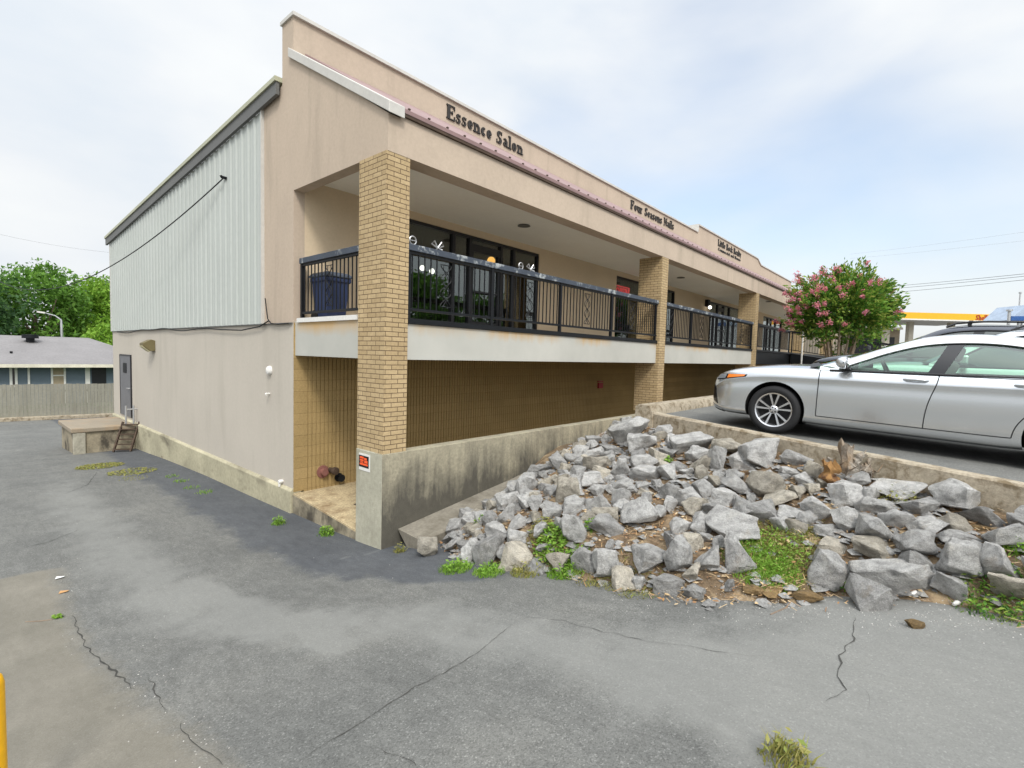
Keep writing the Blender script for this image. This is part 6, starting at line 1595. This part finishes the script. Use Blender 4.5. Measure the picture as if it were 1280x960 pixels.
    for sd in (-1, 1):
        rows = []
        for i in range(NS+1):
            f = i/NS; a = RO(lerp_s(ra, rb, f), sd); b = DL(lerp_s(da, db, f), sd)
            if f < .06 or f > .95: pass
            mid = a.lerp(b, .5)+Vector((sd*.018, 0, .012))
            inn = a+Vector((-sd*.02, 0, -.02)); rows.append([a.lerp(b, 0), a.lerp(mid, .6), mid, b, b+Vector((-sd*.03, 0, -.002))])
        fr.grid(rows)
        # foot of the pillars down to the belt
        for s0, s1, rs0 in ((da-.26, da, ra), ):
            rows = [[RO(lerp_s(ra, ra+.10, j/4), sd) if False else lerp(RO(ra, sd), DL(da, sd), j/4) for j in range(5)],
                    [lerp(BE(ra-.02, sd), BE(da, sd), j/4) for j in range(5)]] if False else None
        a0_, b0_ = RO(ra, sd), DL(da, sd)
        fr.add([a0_, b0_, BE(da, sd), BE((ra+da)/2, sd), BE(ra, sd)], [(0, 1, 2, 3, 4)])
        a1_, b1_ = RO(rb, sd), DL(db, sd)
        n_ = 8; rows = [[a1_.lerp(b1_, j/n_) for j in range(n_+1)], [BE(lerp_s(rb, db, j/n_), sd) for j in range(n_+1)]]
        fr.grid(rows)
    fo = fr.build('roof_frame', pm, g, smooth=50)
    # roof panel, windscreen, rear window
    def panel(s0, s1, m_, nm, inset=0.0, crown=.035, bow=.0):
        mb = MB(); rows = []
        for i in range(21):
            s = lerp_s(s0, s1, i/20); a, b = RO(s, -1), RO(s, 1); row = []
            for j in range(13):
                u = j/12*2-1; p_ = a.lerp(b, j/12); k = 1-u*u
                p_ = p_+Vector((0, bow*k*(1-abs((s-s0)/(s1-s0)-(0 if s0 < 1.3 else 1))), crown*k-inset)); row.append(p_)
            rows.append(row)
        mb.grid(rows); return mb.build(nm, m_, g, smooth=60)
    w0, w1 = T['wseg']
    panel(w0, w1, pm, 'roof')
    panel(ra, w0, MT['carglass'] if detail else MT['darkglass'], 'windscreen', .006, .035, .16)
    panel(w1, rb, MT['darkglass'], 'rear_window', .006, .035, -.14)
    # cowl strip
    mb = MB(); a, b = RO(ra, -1), RO(ra, 1); mb.grid([[a.lerp(b, j/12)+Vector((0, .16*(1-(j/6-1)**2)+.14, -.045+.035*(1-(j/6-1)**2))) for j in range(13)], [a.lerp(b, j/12)+Vector((0, .16*(1-(j/6-1)**2)-.03, .012+.035*(1-(j/6-1)**2))) for j in range(13)]])
    mb.build('cowl', MT['satin'], g, smooth=60)
    if detail:
        for k_, (x0, x1) in enumerate(((-.55, .0), (.0, .5))):
            mb = MB(); mb.tube([(x0, -.62, 1.03), ((x0+x1)/2, -.60, 1.045), (x1, -.66, 1.05)], .011, 6); mb.build('wiper', MT['satin'], g, smooth=60)
    # side glass
    for sd in (-1, 1):
        mb = MB(); rows = []
        for i in range(NS+1):
            s = lerp_s(da, db, i/NS); t_ = DL(s, sd); b_ = BE(s, sd); row = []
            for j in range(7):
                f = j/6; p_ = b_.lerp(t_, f); p_.x += sd*(.018*math.sin(math.pi*f)-.012); row.append(p_)
            rows.append(row)
        mb.grid(rows); go = mb.build('side_glass', MT['carglass'] if detail else MT['darkglass'], g, smooth=70)
        def on_side(s, f, off=.004):
            t_ = DL(s, sd); b_ = BE(s, sd); p_ = b_.lerp(t_, f); p_.x += sd*(.018*math.sin(math.pi*f)-.012+off); return p_
        # black pillar between the doors and the thin rear divider
        for (s0, s1, lean) in ((T['bp'][0], T['bp'][0]+T['bp'][2], .165), (2.62, 2.66, .0)):
            mb = MB(); mb.grid([[on_side(min(db-.01, s0+lean*j/6), j/6) for j in range(7)], [on_side(min(db-.01, s1+lean*j/6), j/6) for j in range(7)]])
            mb.build('pillar_trim', MT['gloss'], g, smooth=60)
        # front corner triangle
        mb = MB(); mb.add([on_side(da, 0), on_side(da+.20, 0), on_side(da+.20, .98)], [(0, 1, 2)])
        mb.build('pillar_trim', MT['gloss'], g, smooth=60)
        # bright strip around the opening, dark strip along the belt
        mb = MB(); mb.tube([DL(lerp_s(da, db, i/30), sd)+Vector((sd*.006, 0, .003)) for i in range(31)], .009, 6); mb.build('window_trim', MT['chrome'] if detail else MT['satin'], g, smooth=60)
        mb = MB(); mb.tube([BE(lerp_s(da-.1, db, i/30), sd)+Vector((sd*.006, 0, .004)) for i in range(31)], .011, 6); mb.build('belt_trim', MT['satin'], g, smooth=60)
    # wheels
    for sy in (0, -2.825):
        for sd in (-1, 1):
            c_ = Vector((sd*.80, sy, wz)); ax = Vector((sd, 0, 0)); hw = tw_/2
            mb = MB(); mb.lathe([(.02, .0), (.02, .215), (-.06, .225), (-.06, .0)], c_, ax, 28); whl = mb.build('wheel', MT['under'], g, smooth=35)
            rr = rw_; rim = rr*.70
            mb = MB(); mb.lathe([(-hw, rim), (-hw, rr-.03), (-hw+.025, rr-.004), (-hw+.05, rr), (hw-.05, rr), (hw-.022, rr-.006), (hw-.002, rr-.035), (hw+.004, (rr+rim)/2), (hw-.006, rim+.012), (hw-.02, rim)], c_, ax, 48)
            mb.build('tyre', MT['rubber'], whl, smooth=50)
            mb = MB(); mb.lathe([(-.02, rim-.03), (hw-.045, rim-.022), (hw-.02, rim-.012), (hw-.012, rim+.004), (hw-.02, rim+.006)], c_, ax, 48)
            if detail:
                for k in range(5):
                    for da_ in (-.20, .20):
                        a = k*2*math.pi/5+.31; d0 = Vector((0, math.cos(a+da_*.55), math.sin(a+da_*.55))); d1 = Vector((0, math.cos(a+da_*1.25), math.sin(a+da_*1.25)))
                        p0_ = c_+ax*(hw-.035)+d0*.045; p1_ = c_+ax*(hw-.022)+d1*(rim-.008)
                        tq = ax.cross((p1_-p0_).normalized())
                        wa, wb = .009, .014
                        vs_ = [p0_-tq*wa, p0_+tq*wa, p1_+tq*wb, p1_-tq*wb]; vs_ += [v-ax*.03 for v in vs_]
                        mb.add(vs_, [(0, 1, 2, 3), (4, 7, 6, 5), (0, 4, 5, 1), (1, 5, 6, 2), (2, 6, 7, 3), (3, 7, 4, 0)])
                mb.lathe([(hw-.07, .06), (hw-.035, .058), (hw-.025, .045), (hw-.022, .03), (hw-.02, 0)], c_, ax, 24)
            else:
                for k in range(5):
                    a = k*2*math.pi/5; d1 = Vector((0, math.cos(a), math.sin(a))); mb.obox(c_+ax*(hw-.04), c_+ax*(hw-.04)+d1*rim, .06, .03, ax)
            mb.build('rim', MT['machined'], whl, smooth=35)
            if detail:
                mb = MB()
                for k in range(5):
                    a = k*2*math.pi/5; mb.lathe([(hw-.04, .011), (hw-.018, .010), (hw-.016, 0)], c_+Vector((0, math.cos(a), math.sin(a)))*.034, ax, 8)
                mb.build('wheel_bolts', MT['gloss'], whl, smooth=40)
    # patches laid on the skin of the body
    def patch(poly_s, nm, m_, parent, off=.004, sd=-1, n_=10):
        """poly_s: four corners (s, z): front-bottom, rear-bottom, rear-top, front-top"""
        mb = MB(); rows = []
        for i in range(n_+1):
            row = []
            for j in range(n_+1):
                u, v = i/n_, j/n_
                s = (poly_s[0][0]*(1-u)+poly_s[1][0]*u)*(1-v)+(poly_s[3][0]*(1-u)+poly_s[2][0]*u)*v
                z = (poly_s[0][1]*(1-u)+poly_s[1][1]*u)*(1-v)+(poly_s[3][1]*(1-u)+poly_s[2][1]*u)*v
                h_ = bvh.ray_cast(Vector((sd*3, -s, z*zs)), Vector((-sd, 0, 0)))
                if h_[0] is None: h_ = bvh.find_nearest(Vector((sd*.6, -s, z*zs)))
                row.append(h_[0]+(h_[1] if h_[1].x*sd > -.2 else -h_[1])*off)
            rows.append(row)
        mb.grid(rows); return mb.build(nm, m_, parent, smooth=60)
    if detail:
        for sd in (-1, 1):
            hl = patch([(-.90, .675), (-.40, .765), (-.38, .80), (-.86, .775)], 'headlight', MT['gloss'], g, .004, sd)
            patch([(-.885, .69), (-.70, .722), (-.68, .78), (-.86, .765)], 'lens', MT['lens'], hl, .008, sd)
            patch([(-.67, .728), (-.42, .772), (-.405, .793), (-.655, .782)], 'indicator', MT['amber'], hl, .008, sd)
            patch([(-.90, .37), (-.80, .32), (-.855, .58), (-.90, .61)], 'bumper_recess', MT['gloss'], g, .004, sd)
            patch([(-.96, .29), (-.72, .235), (-.73, .26), (-.955, .325)], 'bumper_lip', MT['chrome'], g, .006, sd)
            patch([(-.95, .255), (-.70, .205), (-.70, .228), (-.95, .285)], 'bumper_skirt', MT['satin'], g, .006, sd)
        for z0_, z1_, nm in ((.30, .46, 'grille'), (.52, .60, 'upper_grille')):
            mb = MB(); rows = []
            for i in range(13):
                row = []
                for j in range(7):
                    x_ = -.55+1.1*i/12; z = z0_+(z1_-z0_)*j/6
                    h_ = bvh.ray_cast(Vector((x_, 3, z)), Vector((0, -1, 0))); p_ = h_[0] if h_[0] else Vector((x_, .9, z)); row.append(p_+Vector((0, .004, 0)))
                rows.append(row)
            mb.grid(rows); mb.build(nm, MT['gloss'], g, smooth=60)
        # mirrors
        for sd in (-1, 1):
            mb = MB(); c_ = Vector((sd*1.015, -.80, 1.045)); rows = []
            for i in range(9):
                a = math.pi*i/8; rr_ = math.sin(a)
                rows.append([c_+Vector((sd*.125*math.cos(a), (.105*math.cos(t_) if math.cos(t_) > 0 else .03*math.cos(t_))*max(.02, rr_)**.6, .082*math.sin(t_)*max(.02, rr_)**.6)) for t_ in [2*math.pi*k/16 for k in range(17)]])
            mb.grid(rows); mi_ = mb.build('mirror', pm, g, smooth=60)
            mb = MB(); mb.prism([(sd*.86, .955), (sd*.91, .955), (sd*1.03, .985), (sd*1.03, 1.0), (sd*.86, .985)], 'y', -.86, -.76); mb.build('mirror_foot', MT['gloss'], mi_, bevel=.008)
            mb = MB(); mb.lathe([(0, 0), (0, .068), (.004, .068), (.004, 0)], c_+Vector((0, -.030, 0)), (0, -1, 0), 16); mb.build('mirror_glass', MT['chrome'], mi_)
        # rear light and trunk line
        for sd in (-1, 1): patch([(3.62, .84), (3.84, .83), (3.84, .98), (3.55, .99)], 'tail_light', plain('red_lens', (.3, .01, .02), .15), g, .005, sd)
        # cabin: seats, wheel, dash
        for sx_, sy_ in ((-.37, -1.62), (.37, -1.62), (-.37, -2.5), (.37, -2.5)):
            mb = MB(); mb.obox((sx_, sy_-.0, .62), (sx_, sy_-.22, 1.12), .44, .13, (0, 1, 0)); st_ = mb.build('seat', MT['seat'], g, bevel=.04)
            mb = MB(); mb.obox((sx_, sy_-.23, 1.14), (sx_, sy_-.27, 1.30), .24, .09, (0, 1, 0)); mb.build('head_rest', MT['seat'], st_, bevel=.03)
        mb = MB(); mb.box(-.74, .74, -1.02, -.68, .72, .985); mb.build('dashboard', MT['cabin'], g, bevel=.05)
        mb = MB(); c_ = Vector((-.37, -1.20, .93)); ax = Vector((0, -.9, .42)).normalized(); u_ = Vector((1, 0, 0)); v_ = ax.cross(u_)
        mb.tube([c_+(u_*math.cos(t_)+v_*math.sin(t_))*.185 for t_ in [2*math.pi*k/24 for k in range(25)]], .016, 8)
        mb.tube([c_-u_*.18, c_+u_*.18], .02, 6); mb.tube([c_, c_-v_*.18], .02, 6); mb.tube([c_, c_-ax*.25], .03, 6); mb.build('steering_wheel', MT['satin'], g, smooth=60)
        mb = MB(); mb.obox((-.06, -.92, 1.27), (.14, -.92, 1.27), .03, .06); mb.build('inner_mirror', MT['satin'], g, bevel=.01)
    else:
        for sd in (-1, 1):
            mb = MB(); pth = [RO(lerp_s(1.35, 3.2, i/12), sd)+Vector((-sd*.03, 0, .075 if 0 < i < 12 else .03)) for i in range(13)]; mb.tube(pth, .018, 6)
            mb.build('roof_rail', MT['satin'], g, smooth=60)
        for s in (1.7, 2.7):
            mb = MB(); a = RO(s, -1); mb.obox((-.6, -s, a.z+.09), (.6, -s, a.z+.09), .06, .03); mb.build('cross_bar', MT['satin'], g)
        for sd in (-1, 1):
            patch([(-.90, .665), (-.50, .735), (-.45, .785), (-.86, .745)], 'headlight', MT['lens'], g, .004, sd)
            mb = MB(); mb.obox((sd*.9, -.86, 1.20), (sd*1.10, -.86, 1.20), .10, .15); mb.build('mirror', pm, g, bevel=.03)
    return g
def lerp(a, b, f): return a.lerp(b, f)
car = make_car(SED, MT['silver'], 'parked_car', 'silver sedan parked at the kerb above the rocks with its nose to the building')
cx_, cyf = 3.50+.92-.0, -6.957
pitch = math.atan(.035)
car.location = (cx_, cyf, zl(cyf)-.0); car.rotation_euler = (pitch, 0, 0)
suv = make_car(SUV, MT['silver'], 'parked_car', 'silver crossover parked just behind the silver sedan, only its roof showing', False)
suv.location = (cx_+2.75, -8.05, zl(-8.05)-.02); suv.rotation_euler = (pitch, 0, 0)
suv2 = copy_tree(suv); suv2['label'] = 'dark blue sport utility car with roof bars parked behind the silver crossover'
suv2.location = (cx_+5.75, -7.2, zl(-7.2)+.02); suv2.scale = (1.04, 1.06, 1.10); suv2.rotation_euler = (pitch, 0, 0)
def repaint(o):
    for ch in [x for x in bpy.data.objects if x.parent == o]:
        for sl_ in ch.material_slots:
            if sl_.material == MT['silver']: sl_.link = 'OBJECT'; sl_.material = MT['darkpaint']
        repaint(ch)
repaint(suv2)
